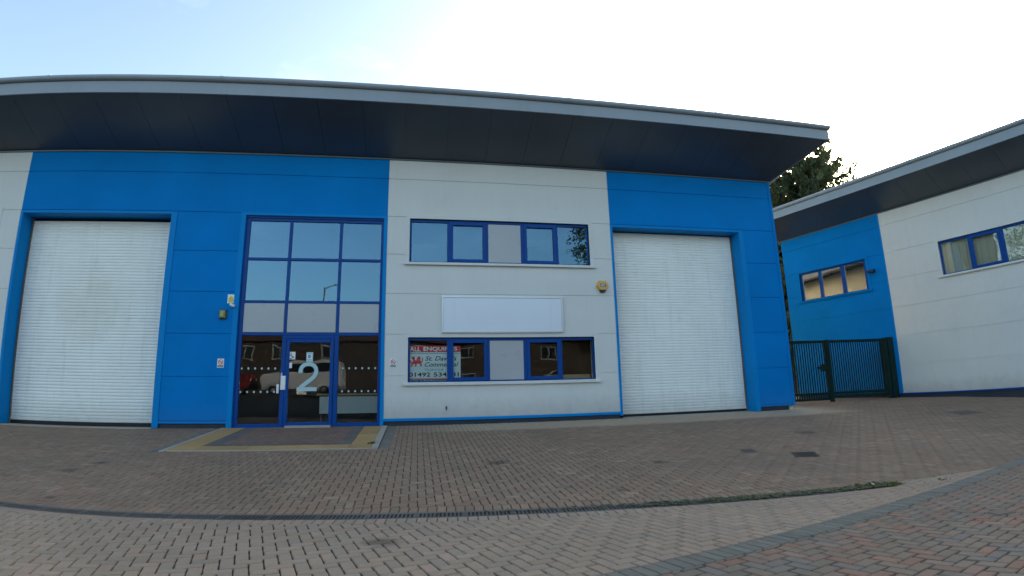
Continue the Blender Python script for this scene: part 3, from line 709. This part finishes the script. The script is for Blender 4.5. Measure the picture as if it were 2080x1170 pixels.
# estate agent's board just inside the ground floor window
t = thing('estate_agent_board', 'letting board with a red heading and red dragon behind the ground floor window', 'sign', (0, .15, -.01))
bx0, bx1, bzt, bzb = -.235, 1.045, 1.745, .925
X = lambda q: bx0 + (q - 150) / (1035 - 150) * (bx1 - bx0)
Z = lambda q: bzt - (q - 268) / (865 - 268) * (bzt - bzb)
b = MB(); b.box(bx0, bx1, 0, .012, bzb, bzt); b.build('board', 'paper', t)
b = MB(); b.box(bx0, bx1, -.0025, -.0004, Z(380), bzt); b.build('heading', 'red', t)
b = MB(); b.box(bx0, bx1, -.0025, -.0004, Z(866), Z(838)); b.build('lower_line', 'pink', t)
b = MB(); b.box(bx0, bx1, -.0024, -.0004, Z(408), Z(397)); b.build('heading_rule', 'greyink', t)
b = MB(); b.box(bx0, bx1, -.001, .0115, Z(940), bzb - .001); b.build('address_strip', 'ink', t)
text('ALL', X(176), X(362), Z(368), Z(288), -.003, 'paper', 'heading_lettering', t, 0, .03)
text('ENQUIRIES', X(406), X(978), Z(369), Z(287), -.003, 'paper', 'heading_lettering', t, 0, .03)
text("St. David's", X(436), X(968), Z(534), Z(452), -.001, 'ink', 'name_lettering', t, .32, .012)
text('Commercial', X(428), X(1000), Z(640), Z(562), -.001, 'ink', 'trade_lettering', t, .32, .012)
text('TELEPHONE', X(425), X(745), Z(718), Z(676), -.001, 'greyink', 'telephone_lettering', t, 0, .0)
text('01492', X(165), X(524), Z(818), Z(742), -.001, 'ink', 'number_lettering', t, 0, .02)
text('534381', X(578), X(1003), Z(818), Z(742), -.001, 'ink', 'number_lettering', t, 0, .02)
text('www.stdavidsproper', X(160), X(800), Z(906), Z(874), -.0015, 'paper', 'address_lettering', t, 0, .0)
dr = [(177, 505), (186, 512), (200, 545), (222, 560), (234, 545), (222, 510), (208, 490), (212, 470), (238, 462), (250, 448), (258, 470), (262, 500), (278, 525), (300, 480), (320, 462), (345, 452), (352, 470), (360, 500), (352, 525), (372, 545), (384, 525), (382, 500), (390, 480), (402, 490), (398, 530), (382, 565), (366, 572), (380, 600), (382, 630), (350, 636), (344, 628), (362, 618), (350, 598), (322, 585), (300, 590), (290, 612), (292, 634), (258, 638), (256, 628), (272, 616), (264, 590), (246, 588), (228, 610), (222, 632), (192, 638), (190, 628), (206, 616), (214, 590), (200, 580), (186, 560), (176, 530)]
d_ = MB(); pts = [(X(a), Z(b)) for a, b in dr]
v = [(p[0], -.0026, p[1]) for p in pts] + [(p[0], -.0004, p[1]) for p in pts]; n = len(pts)
d_.solid(v, [tuple(range(n)), tuple(range(2 * n - 1, n - 1, -1))] + [(i, (i + 1) % n, n + (i + 1) % n, n + i) for i in range(n)])
d_.build('dragon_emblem', 'red', t)
t = thing('reception_desk', 'low pale fronted reception desk behind the glass right of the door', 'desk', (0, 0, 0))
b = MB(); b.box(-2.62, -1.02, 1.95, 2.0, .07, .52); b.build('front_panel', 'desk', t)
b = MB(); b.box(-2.7, -.95, 1.9, 2.6, .55, .60); b.build('desk_top', 'wood', t)
for x in (-2.6, -1.1): MB().box(x, x + .05, 2.0, 2.55, -.13, .55).build('leg', 'dkgrey', t)
t = tag(MB().box(3.25, 4.44, .36, .80, .80, .985).build('storage_box', 'wood'), 'pale wooden box top showing behind the right end of the ground floor window', 'box')
t = thing('wall_lamp', 'small dark wall lamp right of the three pane window on the angled unit', 'lamp', (O2[0] + 2.457 * .285333, O2[1] - 2.457 * .958429, 4.43), A2)
b = MB(); b.cbox(-.06, .06, -.05, -.001, -.07, .07, .01); b.build('bracket', 'dkgrey', t)
b = MB(); b.solid([(-.11, -.05, .05), (.11, -.05, .05), (.13, -.26, .02), (-.13, -.26, .02), (-.10, -.05, -.06), (.10, -.05, -.06), (.12, -.24, -.05), (-.12, -.24, -.05)], [(0, 1, 2, 3), (7, 6, 5, 4), (0, 4, 5, 1), (1, 5, 6, 2), (2, 6, 7, 3), (3, 7, 4, 0)]); b.build('lamp_head', 'navy', t)

# ------------------------------------------------------------------ gate between the units
G0 = Vector((10.4, 2.35)); G1 = Vector((16.20, 1.93)); gl = (G1 - G0).length; ga = math.atan2(G1.y - G0.y, G1.x - G0.x)
t = thing('metal_gate', 'tall dark green barred double gate closing the gap between the two units', 'gate', (G0.x, G0.y, -.13), ga)
def leaf(a, b, low, nm):
    f = MB(); top = 2.06
    f.cbox(a, a + .08, -.04, .04, low, top); f.cbox(b - .08, b, -.04, .04, low, top); f.cbox(a + .08, b - .08, -.04, .04, top - .09, top); f.cbox(a + .08, b - .08, -.04, .04, .24, .32); f.cbox(a + .08, b - .08, -.04, .04, low, low + .08)
    o = f.build('gate_leaf', 'green', t); lab(o, nm)
    k = MB(); x = a + .125
    while x < b - .11: k.box(x, x + .038, -.006, .006, .32, top - .09); k.box(x, x + .05, -.006, .006, low + .08, .24); x += .0915
    k.build('bars', 'green', o)
leaf(.12, 3.12, .06, 'left leaf with the latch'); leaf(3.16, 5.42, .12, 'right leaf')
b = MB(); b.cbox(3.06, 3.20, -.07, .0, -.06, 2.07); b.build('drop_bolt_post', 'green', t)
b = MB(); b.cbox(2.66, 3.07, -.07, -.041, 1.10, 1.18, .01); b.cbox(2.82, 3.0, -.08, -.041, 1.02, 1.26, .01); b.build('latch', 'green', t)
for a, e, h in ((.0, .10, 2.0), (5.46, 5.58, 2.08), (5.62, 5.86, 2.10)):
    b = MB(); b.cbox(a, e, -.075, .075, -.05, h, .012); b.build('gate_post', 'green', t)

# ------------------------------------------------------------------ drain, covers, weeds
dirD = Vector((1, -.078)).normalized(); nD = Vector((-dirD.y, dirD.x))
aD = math.atan2(dirD.y, dirD.x)
t = thing('drain_channel', 'long black slotted drain channel running across the block paving', 'drain', (0, Yd(0), 0))
def dpt(s, w): p = Vector((0, Yd(0))) + dirD * s - nD * w; return p
rl = MB()
S0, S1 = -14.0, 5.45
for w0, w1 in ((.004, .044), (.256, .296)):
    n = 40
    for i in range(n):
        s0, s1 = S0 + (S1 - S0) * i / n, S0 + (S1 - S0) * (i + 1) / n
        q = [dpt(s0, w0), dpt(s1, w0), dpt(s1, w1), dpt(s0, w1)]
        v = [(p.x, p.y - Yd(0), gz(p.x, Yd(p.x)) - .03) for p in q] + [(p.x, p.y - Yd(0), gz(p.x, Yd(p.x)) - .002) for p in q]
        rl.solid(v, [(0, 3, 2, 1), (4, 5, 6, 7), (0, 1, 5, 4), (2, 3, 7, 6)])
rl.build('rail', 'steel', t)
bt = MB()
q = [dpt(S0, .03), dpt(S1, .03), dpt(S1, .27), dpt(S0, .27)]
bt.face([(p.x, p.y - Yd(0), gz(p.x, Yd(p.x)) - .0095) for p in q]); bt.build('channel', 'black', t)
gr = MB(); L = .498; wA, wB = .045, .255                       # one half-metre grating: bars between two edge rails
gr.box(0, L, -wA - .026, -wA, -.0075, -.0015); gr.box(0, L, -wB, -wB + .026, -.0075, -.0015)
for k in range(12):
    x = .0415 * k + .0205; gr.box(x - .0095, x + .0095, -wB + .026, -wA - .026, -.0075, -.002)
gr.box(0, .011, -wB + .026, -wA - .026, -.0075, -.0018); gr.box(L - .011, L, -wB + .026, -wA - .026, -.0075, -.0018)
gr0 = gr.build('grating', 'iron', t)
n = int((S1 - S0) / .5); 
for i in range(n):
    o = gr0 if i == 0 else gr0.copy()
    if i: COL.objects.link(o)
    p = dpt(S0 + i * .5, 0); o.parent = t
    o.location = (p.x, p.y - Yd(0), gz(p.x, Yd(p.x)) + .0005)
    o.rotation_euler = (0, .0053, aD)
def tuft(mb, x, y, z, h, spread, n, wd=.006, tn=None):
    for _ in range(n):
        a = R.uniform(0, 2 * PI); r = abs(R.gauss(0, spread)); bx, by = x + r * math.cos(a), y + r * math.sin(a) * .6
        hh = h * R.uniform(.5, 1.2); lx, ly = R.gauss(0, .4) * hh, R.gauss(0, .4) * hh; pa = R.uniform(0, PI); ux, uy = wd * math.cos(pa), wd * math.sin(pa)
        mb.tone = (R.random(),) * 3 if tn is None else (tn,) * 3
        mb.face([(bx - ux, by - uy, z), (bx + ux, by + uy, z), (bx + lx * .5 + ux * .8, by + ly * .5 + uy * .8, z + hh * .7), (bx + lx * .5 - ux * .8, by + ly * .5 - uy * .8, z + hh * .7)])
        mb.face([(bx + lx * .5 - ux * .8, by + ly * .5 - uy * .8, z + hh * .7), (bx + lx * .5 + ux * .8, by + ly * .5 + uy * .8, z + hh * .7), (bx + lx, by + ly, z + hh)])
wd = MB(); s = 1.2
while s < 5.75:
    dens = max(0., min(1, (s - 1.9) / 3.0)) ** 1.2
    if R.random() < .10 + dens * (.45 + .55 * (math.sin(s * 5.3) + math.sin(s * 2.1 + 1) > -.4)):
        p = dpt(s, R.uniform(.05, .2)); tuft(wd, p.x, p.y, gz(p.x, Yd(p.x)) - .006, .010 + .020 * dens * R.random(), .05 + .03 * dens, int(5 + 18 * dens), .006)
    s += .028
for _ in range(16):
    x = R.uniform(5.15, 5.6); tuft(wd, x, Yd(x) - R.uniform(.0, .26), gz(x, Yd(x)), .030, .05, 20, .007, R.uniform(.7, 1))
tuft(wd, -.84, -2.55, gz(0, -2.55) + .014, .045, .05, 40, .008); tuft(wd, 6.15, -7.75, gz(6.15, -7.75), .02, .05, 16)
tag(wd.build('weeds', 'weed', fix=False), 'green weeds and moss growing along the right end of the slotted drain', 'weeds', kind='stuff')
ms = MB()                                       # flat moss pads in the joints and grating
for _ in range(900):
    s = 5.6 - abs(R.gauss(0, 1.9)); 
    if s < -.5: continue
    p = dpt(s, R.uniform(.0, .24)); a = R.uniform(0, PI); r = R.uniform(.01, .03); ms.tone = (R.random(),) * 3; z = gz(p.x, min(p.y, Yd(p.x))) + R.uniform(0, .004)
    ms.face([(p.x + r * math.cos(a + k * PI / 3) * R.uniform(.6, 1.2), p.y + r * math.sin(a + k * PI / 3) * R.uniform(.4, .9), z + (.006 if k % 2 else 0)) for k in range(6)])
tag(ms.build('moss', 'moss', fix=False), 'dark moss pads choking the slots of the drain', 'moss', kind='stuff')

def cover(name, pts, mat, label, cat='drain cover'):
    cx = sum(p[0] for p in pts) / 4; cy = sum(p[1] for p in pts) / 4
    t = thing(name, label, cat, (cx, cy, gz(cx, cy)), 0, 'iron access covers set in the paving')
    def pl(q, k, dz): return [((p[0] - cx) * k, (p[1] - cy) * k, gz(p[0], p[1]) - gz(cx, cy) + dz) for p in q]
    f = MB(); a, b = pl(pts, 1.0, .004), pl(pts, .9, .004)
    for i in range(4): j = (i + 1) % 4; f.solid([a[i], a[j], b[j], b[i], (*a[i][:2], a[i][2] - .02), (*a[j][:2], a[j][2] - .02), (*b[j][:2], b[j][2] - .02), (*b[i][:2], b[i][2] - .02)], [(0, 1, 2, 3), (7, 6, 5, 4), (0, 4, 5, 1), (1, 5, 6, 2), (2, 6, 7, 3), (3, 7, 4, 0)])
    f.build('frame', mat, t)
    l = MB(); c_ = pl(pts, .885, .0045); l.solid(c_ + [(p[0], p[1], p[2] - .02) for p in c_], [(0, 1, 2, 3), (7, 6, 5, 4), (0, 4, 5, 1), (1, 5, 6, 2), (2, 6, 7, 3), (3, 7, 4, 0)])
    P = [Vector(p) for p in c_]
    for i in range(1, 8):
        for j in range(1, 8):
            u_, v_ = i / 8, j / 8; q = P[0].lerp(P[1], u_).lerp(P[3].lerp(P[2], u_), v_); e_ = .012; l.box(q.x - e_, q.x + e_, q.y - e_, q.y + e_, q.z, q.z + .004)
    l.build('lid', mat, t); return t
cover('access_cover', [(5.20, -5.02), (5.44, -5.05), (5.54, -4.74), (5.30, -4.71)], 'iron_brown', 'smaller square iron cover in front of the right shutter')
cover('access_cover', [(5.70, -5.62), (6.08, -5.72), (6.28, -5.36), (5.90, -5.26)], 'iron_dark', 'larger dark iron cover beside the smaller one in front of the right shutter')
cover('access_cover', [(12.5, -3.25), (13.2, -3.40), (13.42, -2.75), (12.75, -2.62)], 'iron_brown', 'worn iron cover in the paving before the angled unit')
cover('access_cover', [(4.63, -9.55), (4.84, -9.58), (4.90, -9.38), (4.69, -9.36)], 'iron_brown', 'small brown cover among the red blocks at the lower right')
tag(MB().box(-.02, .02, -.015, .015, 0, .01).build('litter', 'board_white'), 'scrap of pale litter among the weeds at the drain end', 'litter')
bpy.data.objects['litter'].location = (5.25, Yd(5.25) - .16, gz(5.25, Yd(5.25)) + .03)
bpy.data.objects['litter'].rotation_euler = (.3, .2, .6)

# ------------------------------------------------------------------ trees
def limb(mb, p, q, r0, r1, n=6, k=4, bend=.06):
    p = Vector(p); q = Vector(q); L = (q - p).length; prev = p; pr = r0
    for i in range(1, k + 1):
        t_ = i / k; c = p.lerp(q, t_) + Vector((R.gauss(0, bend), R.gauss(0, bend), R.gauss(0, bend * .5))) * L * (1 if i < k else 0); r = r0 + (r1 - r0) * t_
        mb.cyl(prev, c, pr, r, n); prev = c; pr = r
def conifer(x, y, z0, h, rad, label, n=95, seed=1, group=None):
    """cypress-like tree: many upswept sprays of small leaf-sized faces with gaps between"""
    global R; keep = R; R = random.Random(seed)
    t = thing('conifer_tree', label, 'tree', (x, y, z0), 0, 'conifers behind the two units')
    tr = MB(); limb(tr, (0, 0, 0), (0, 0, h * .9), .32, .04, 8, 6, .01); cr = MB()
    for i in range(n):
        f = (i + R.random()) / n; zb = h * (.02 + .86 * f ** .9); a = i * 2.39996 + R.gauss(0, .4)
        rr = rad * (1 - f * .78) ** .8 * R.uniform(.55, 1.12)
        tip = Vector((rr * math.cos(a), rr * math.sin(a), zb + rr * R.uniform(.25, .75) + h * .05 * R.random()))
        base = Vector((0, 0, zb)); limb(tr, base, tip, .05, .012, 5, 3, .05)
        ax = (tip - base); L = ax.length; ax.normalize()
        for c in range(int(9 + L * 3)):
            u_ = R.uniform(.28, 1.05); cc = base + ax * L * u_ + Vector((R.gauss(0, .16), R.gauss(0, .16), R.gauss(0, .14))) * (1.3 - .5 * u_)
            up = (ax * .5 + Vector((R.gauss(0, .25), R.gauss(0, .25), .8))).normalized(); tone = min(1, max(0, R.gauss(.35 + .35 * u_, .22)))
            for q_ in range(15):
                dv = (up + Vector((R.gauss(0, .45), R.gauss(0, .45), R.gauss(0, .35)))).normalized(); ln = R.uniform(.15, .38); w_ = ln * R.uniform(.20, .34)
                sd_ = dv.orthogonal().normalized(); sd_.rotate(Matrix.Rotation(R.uniform(0, 2 * PI), 3, dv)); o_ = cc + Vector((R.gauss(0, .12), R.gauss(0, .12), R.gauss(0, .12)))
                cr.tone = (min(1, max(0, tone + R.gauss(0, .12))),) * 3
                cr.face([o_, o_ + dv * ln * .5 + sd_ * w_, o_ + dv * ln, o_ + dv * ln * .5 - sd_ * w_])
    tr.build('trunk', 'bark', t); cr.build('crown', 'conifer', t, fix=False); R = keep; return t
def broad(x, y, z0, h, rad, label, seed, n=60, th=.3, group=None):
    global R; keep = R; R = random.Random(seed)
    t = thing('leafy_tree', label, 'tree', (x, y, z0), 0, 'leafy trees round the estate'); tr = MB(); cr = MB()
    limb(tr, (0, 0, 0), (0, 0, h * .75), .3, .08, 8, 5, .02)
    for i in range(n):
        f = R.random(); zb = h * (th + (.95 - th) * f); a = R.uniform(0, 2 * PI); env = rad * math.sin(PI * min(1, max(.08, (zb / h - th * .7) / (1.05 - th * .7)))) ** .7
        tip = Vector((env * math.cos(a) * R.uniform(.5, 1.05), env * math.sin(a) * R.uniform(.5, 1.05), zb)); b0 = Vector((0, 0, max(h * .2, zb - h * .14)))
        limb(tr, b0, tip, .06, .015, 5, 3, .06)
        tone = R.uniform(.1, .9)
        for c in range(26):
            cc = tip + Vector((R.gauss(0, .55), R.gauss(0, .55), R.gauss(0, .45)))
            for q_ in range(6):
                dv = Vector((R.gauss(0, 1), R.gauss(0, 1), R.gauss(0, .7))).normalized(); sd_ = dv.orthogonal().normalized(); ln = R.uniform(.14, .28); o_ = cc + Vector((R.gauss(0, .14), R.gauss(0, .14), R.gauss(0, .14)))
                cr.tone = (min(1, max(0, tone + R.gauss(0, .18))),) * 3; cr.face([o_, o_ + dv * ln * .5 + sd_ * ln * .38, o_ + dv * ln, o_ + dv * ln * .5 - sd_ * ln * .38])
    tr.build('trunk', 'bark', t); cr.build('crown', 'leaf', t, fix=False); R = keep; return t
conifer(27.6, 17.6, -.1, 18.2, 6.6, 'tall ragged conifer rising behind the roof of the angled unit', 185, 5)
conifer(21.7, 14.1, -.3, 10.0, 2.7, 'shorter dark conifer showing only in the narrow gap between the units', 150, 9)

# ------------------------------------------------------------------ across the road, behind the viewer: what the glass reflects
broad(19.4, -37, .4, 18.8, 4.6, 'tall leafy tree across the road, reflected in the right end of the first floor window', 3, 80, .2)
def house(x0, x1, y1, label, wins):
    zb = .3; t = thing('brick_house', label, 'house', ((x0 + x1) / 2, y1, zb), 0, 'brick houses across the road')
    hw = (x1 - x0) / 2; h = 5.1; dpt_ = 8.
    MB().box(-hw, hw, -dpt_, 0, -.3, h).build('wall', 'brick_house', t)
    r = MB(); ov = .35
    r.solid([(-hw - ov, .45, h - .1), (hw + ov, .45, h - .1), (hw + ov, -dpt_ / 2, h + 2.9), (-hw - ov, -dpt_ / 2, h + 2.9), (-hw - ov, -dpt_ - .45, h - .1), (hw + ov, -dpt_ - .45, h - .1)], [(0, 1, 2, 3), (3, 2, 5, 4), (0, 3, 4), (1, 5, 2), (0, 4, 5, 1)])
    ro = r.build('roof', 'tile_roof', t)
    MB().box(hw - 1.4, hw - .7, -dpt_ / 2 - .4, -dpt_ / 2 + .4, h + 2, h + 4).build('chimney', 'brick_house', ro)
    for wx, wz0 in wins:
        f = MB(); ring(f, wx - .62, wx + .62, wz0, wz0 + 1.15, .08, .0, .06); f.box(wx - .03, wx + .03, .0, .05, wz0, wz0 + 1.15); o = f.build('window', 'fascia', t)
        MB().box(wx - .62, wx + .62, .005, .02, wz0, wz0 + 1.15).build('pane', 'van_glass', o)
    d_ = MB().box(-.45, .45, .005, .06, -.2, 1.95).build('door', 'white', t); MB().box(.28, .38, .06, .10, .95, 1.0).build('handle', 'alu', d_)
    return t
house(-17.5, -3.2, -36, 'brick house across the road whose window shows in the entrance glass', [(-2., 3.3), (2.4, 3.3), (-5, 3.3), (-2.6, .7), (3., .7)])
house(-2.6, 18.4, -37, 'long brick house across the road reflected in the ground floor window', [(-3.2, 3.3), (4.8, 3.3), (-3.2, .7), (5., .7), (-8., 3.3)])  # length stretched both ways to hide bright horizon sky from the window reflections
def van(x, y, label, pm, L, flip=1):
    t = thing('parked_van', label, 'van', (x, y, gz(x, y)), 0, 'vehicles parked across the yard')
    pr = [(0, .35), (0, 1.0), (.12, 1.25), (.95, 1.38), (1.6, 1.98), (1.9, 2.08), (L - .15, 2.08), (L, 1.95), (L + .04, .38)]
    MB().prism([(p[0] * flip, p[1]) for p in pr], 'y', -.92, .92).build('body', pm, t)
    for s_ in (-.93, .925):
        w_ = MB(); w_.prism([(q[0] * flip, q[1]) for q in [(1.05, 1.4), (1.62, 1.93), (2.5, 1.93), (2.5, 1.4)]], 'y', s_, s_ + .006); w_.prism([(q[0] * flip, q[1]) for q in [(2.6, 1.4), (2.6, 1.93), (4.3, 1.93), (4.3, 1.4)]], 'y', s_, s_ + .006); w_.build('side_window', 'van_glass', t)
    for wx in (.85, L - 1.):
        for s_ in (-.95, .75):
            w_ = MB(); w_.cyl((wx * flip, s_, .34), (wx * flip, s_ + .2, .34), .34, None, 16); wo = w_.build('wheel', 'black', t); w_ = MB(); w_.cyl((wx * flip, s_ - .01, .34), (wx * flip, s_ + .21, .34), .18, None, 10); w_.build('rim', 'alu', wo)
    for s_ in (-.8, .55): MB().box(min(-.02 * flip, .05 * flip), max(-.02 * flip, .05 * flip), s_, s_ + .25, .8, 1.0).build('headlight', 'white', t)
    MB().box(min(-.05 * flip, .0), max(-.05 * flip, .0), -.9, .9, .35, .6).build('bumper', 'black', t)
broad(-33, -7.5, -.2, 19, 7.5, 'leafy tree added off to the left to block reflected sky in the windows of the angled unit', 11, 130, .15)  # unseen tree, added to keep bright sky out of the long window's reflection
van(-9.6, -21.5, 'silver van parked across the yard, seen mirrored in the door glass', 'van_paint', 4.9)
van(-10.4, -22.0, 'red van parked beyond the silver one', 'red_paint', 4.4, -1)
t = thing('street_lamp', 'tall dark street lamp reflected low in the middle entrance pane', 'lamp post', (-8.1, -32.5, .4))
b = MB(); b.cyl((0, 0, -.2), (0, 0, 9.2), .09, .05, 8); b.build('post', 'dkgrey', t)
b = MB(); b.cyl((0, 0, 9.15), (.9, 0, 9.45), .035, .03, 6); b.build('arm', 'dkgrey', t)
b = MB(); b.cbox(.75, 1.35, -.12, .12, 9.38, 9.52); b.build('lamp_head', 'dkgrey', t)

# ------------------------------------------------------------------ sky, sun, camera
EL, AZ = math.radians(13), math.radians(48)       # sun low behind the first unit, right of centre
wld = bpy.data.worlds.new('World'); sc.world = wld; wld.use_nodes = True
nt = wld.node_tree; nt.nodes.clear()
sky = N(nt, 'ShaderNodeTexSky'); sky.sky_type = 'NISHITA'; sky.sun_disc = False
sky.sun_elevation = EL; sky.sun_rotation = AZ; sky.air_density = .9; sky.dust_density = 3.6; sky.ozone_density = .8; sky.altitude = 20
bg = N(nt, 'ShaderNodeBackground'); bg.inputs[1].default_value = .14
wo = N(nt, 'ShaderNodeOutputWorld'); lk(nt, bg.outputs[0], wo.inputs[0])
tc = N(nt, 'ShaderNodeTexCoord')                # thin broken cloud over a slightly greenish haze
cl = noise(nt, mapping(nt, tc.outputs['Generated'], (2.2, 2.2, 6.5)), 1.6, 7, .58)
cm = mixc(nt, mulv(nt, ramp(nt, cl, .56, .74), .5), (.985, 1.028, .98), (1.65, 1.5, 1.28))
lk(nt, mixc(nt, 1., sky.outputs[0], cm, 'MULTIPLY'), bg.inputs[0])
sun = bpy.data.lights.new('sun', 'SUN'); sun.energy = 2.2; sun.angle = math.radians(.5); sun.color = (1, .9, .76)
so = bpy.data.objects.new('sun', sun); COL.objects.link(so)
sd_ = Vector((math.sin(AZ) * math.cos(EL), math.cos(AZ) * math.cos(EL), math.sin(EL)))
so.rotation_euler = sd_.to_track_quat('Z', 'Y').to_euler(); so.location = sd_ * 50

cam = bpy.data.cameras.new('camera'); co = bpy.data.objects.new('camera', cam); COL.objects.link(co)
RM = [[0.9841069551725884, 0.177127614867287, -0.012621760271975323], [-0.17618265135319222, 0.9650226817978897, -0.19414143549940152], [-0.02220752447024855, 0.19327967215161249, 0.9808923458717926]]
mw = Matrix.Identity(4)
for i in range(3): mw[i][0] = RM[i][0]; mw[i][1] = RM[i][2]; mw[i][2] = -RM[i][1]
mw.translation = (0, -12.79223, .616976)
co.matrix_world = mw
# wide phone lens with its barrel distortion
cam.type = 'PANO'; cam.sensor_fit = 'HORIZONTAL'; cam.sensor_width = 36; cam.sensor_height = 20.25
pc = cam if hasattr(cam, 'fisheye_polynomial_k1') else cam.cycles
pc.panorama_type = 'FISHEYE_LENS_POLYNOMIAL'; pc.fisheye_fov = PI
K = [0.0, 0.05407126092013199, 0.00023196548513064032, -6.955513328723549e-05, 1.868321732503191e-06]
for i, k in enumerate(K): setattr(pc, 'fisheye_polynomial_k%d' % i, -k)
cam.clip_start = .05; cam.clip_end = 2000
sc.camera = co
sc.render.resolution_x, sc.render.resolution_y = 1024, 576
vs = sc.view_settings; vs.view_transform = 'Standard'; vs.look = 'None'; vs.exposure = 2.0; vs.gamma = 1; vs.use_curve_mapping = False
sc.cycles.max_bounces = 8; sc.cycles.transparent_max_bounces = 16
sc.cycles.use_denoising = True
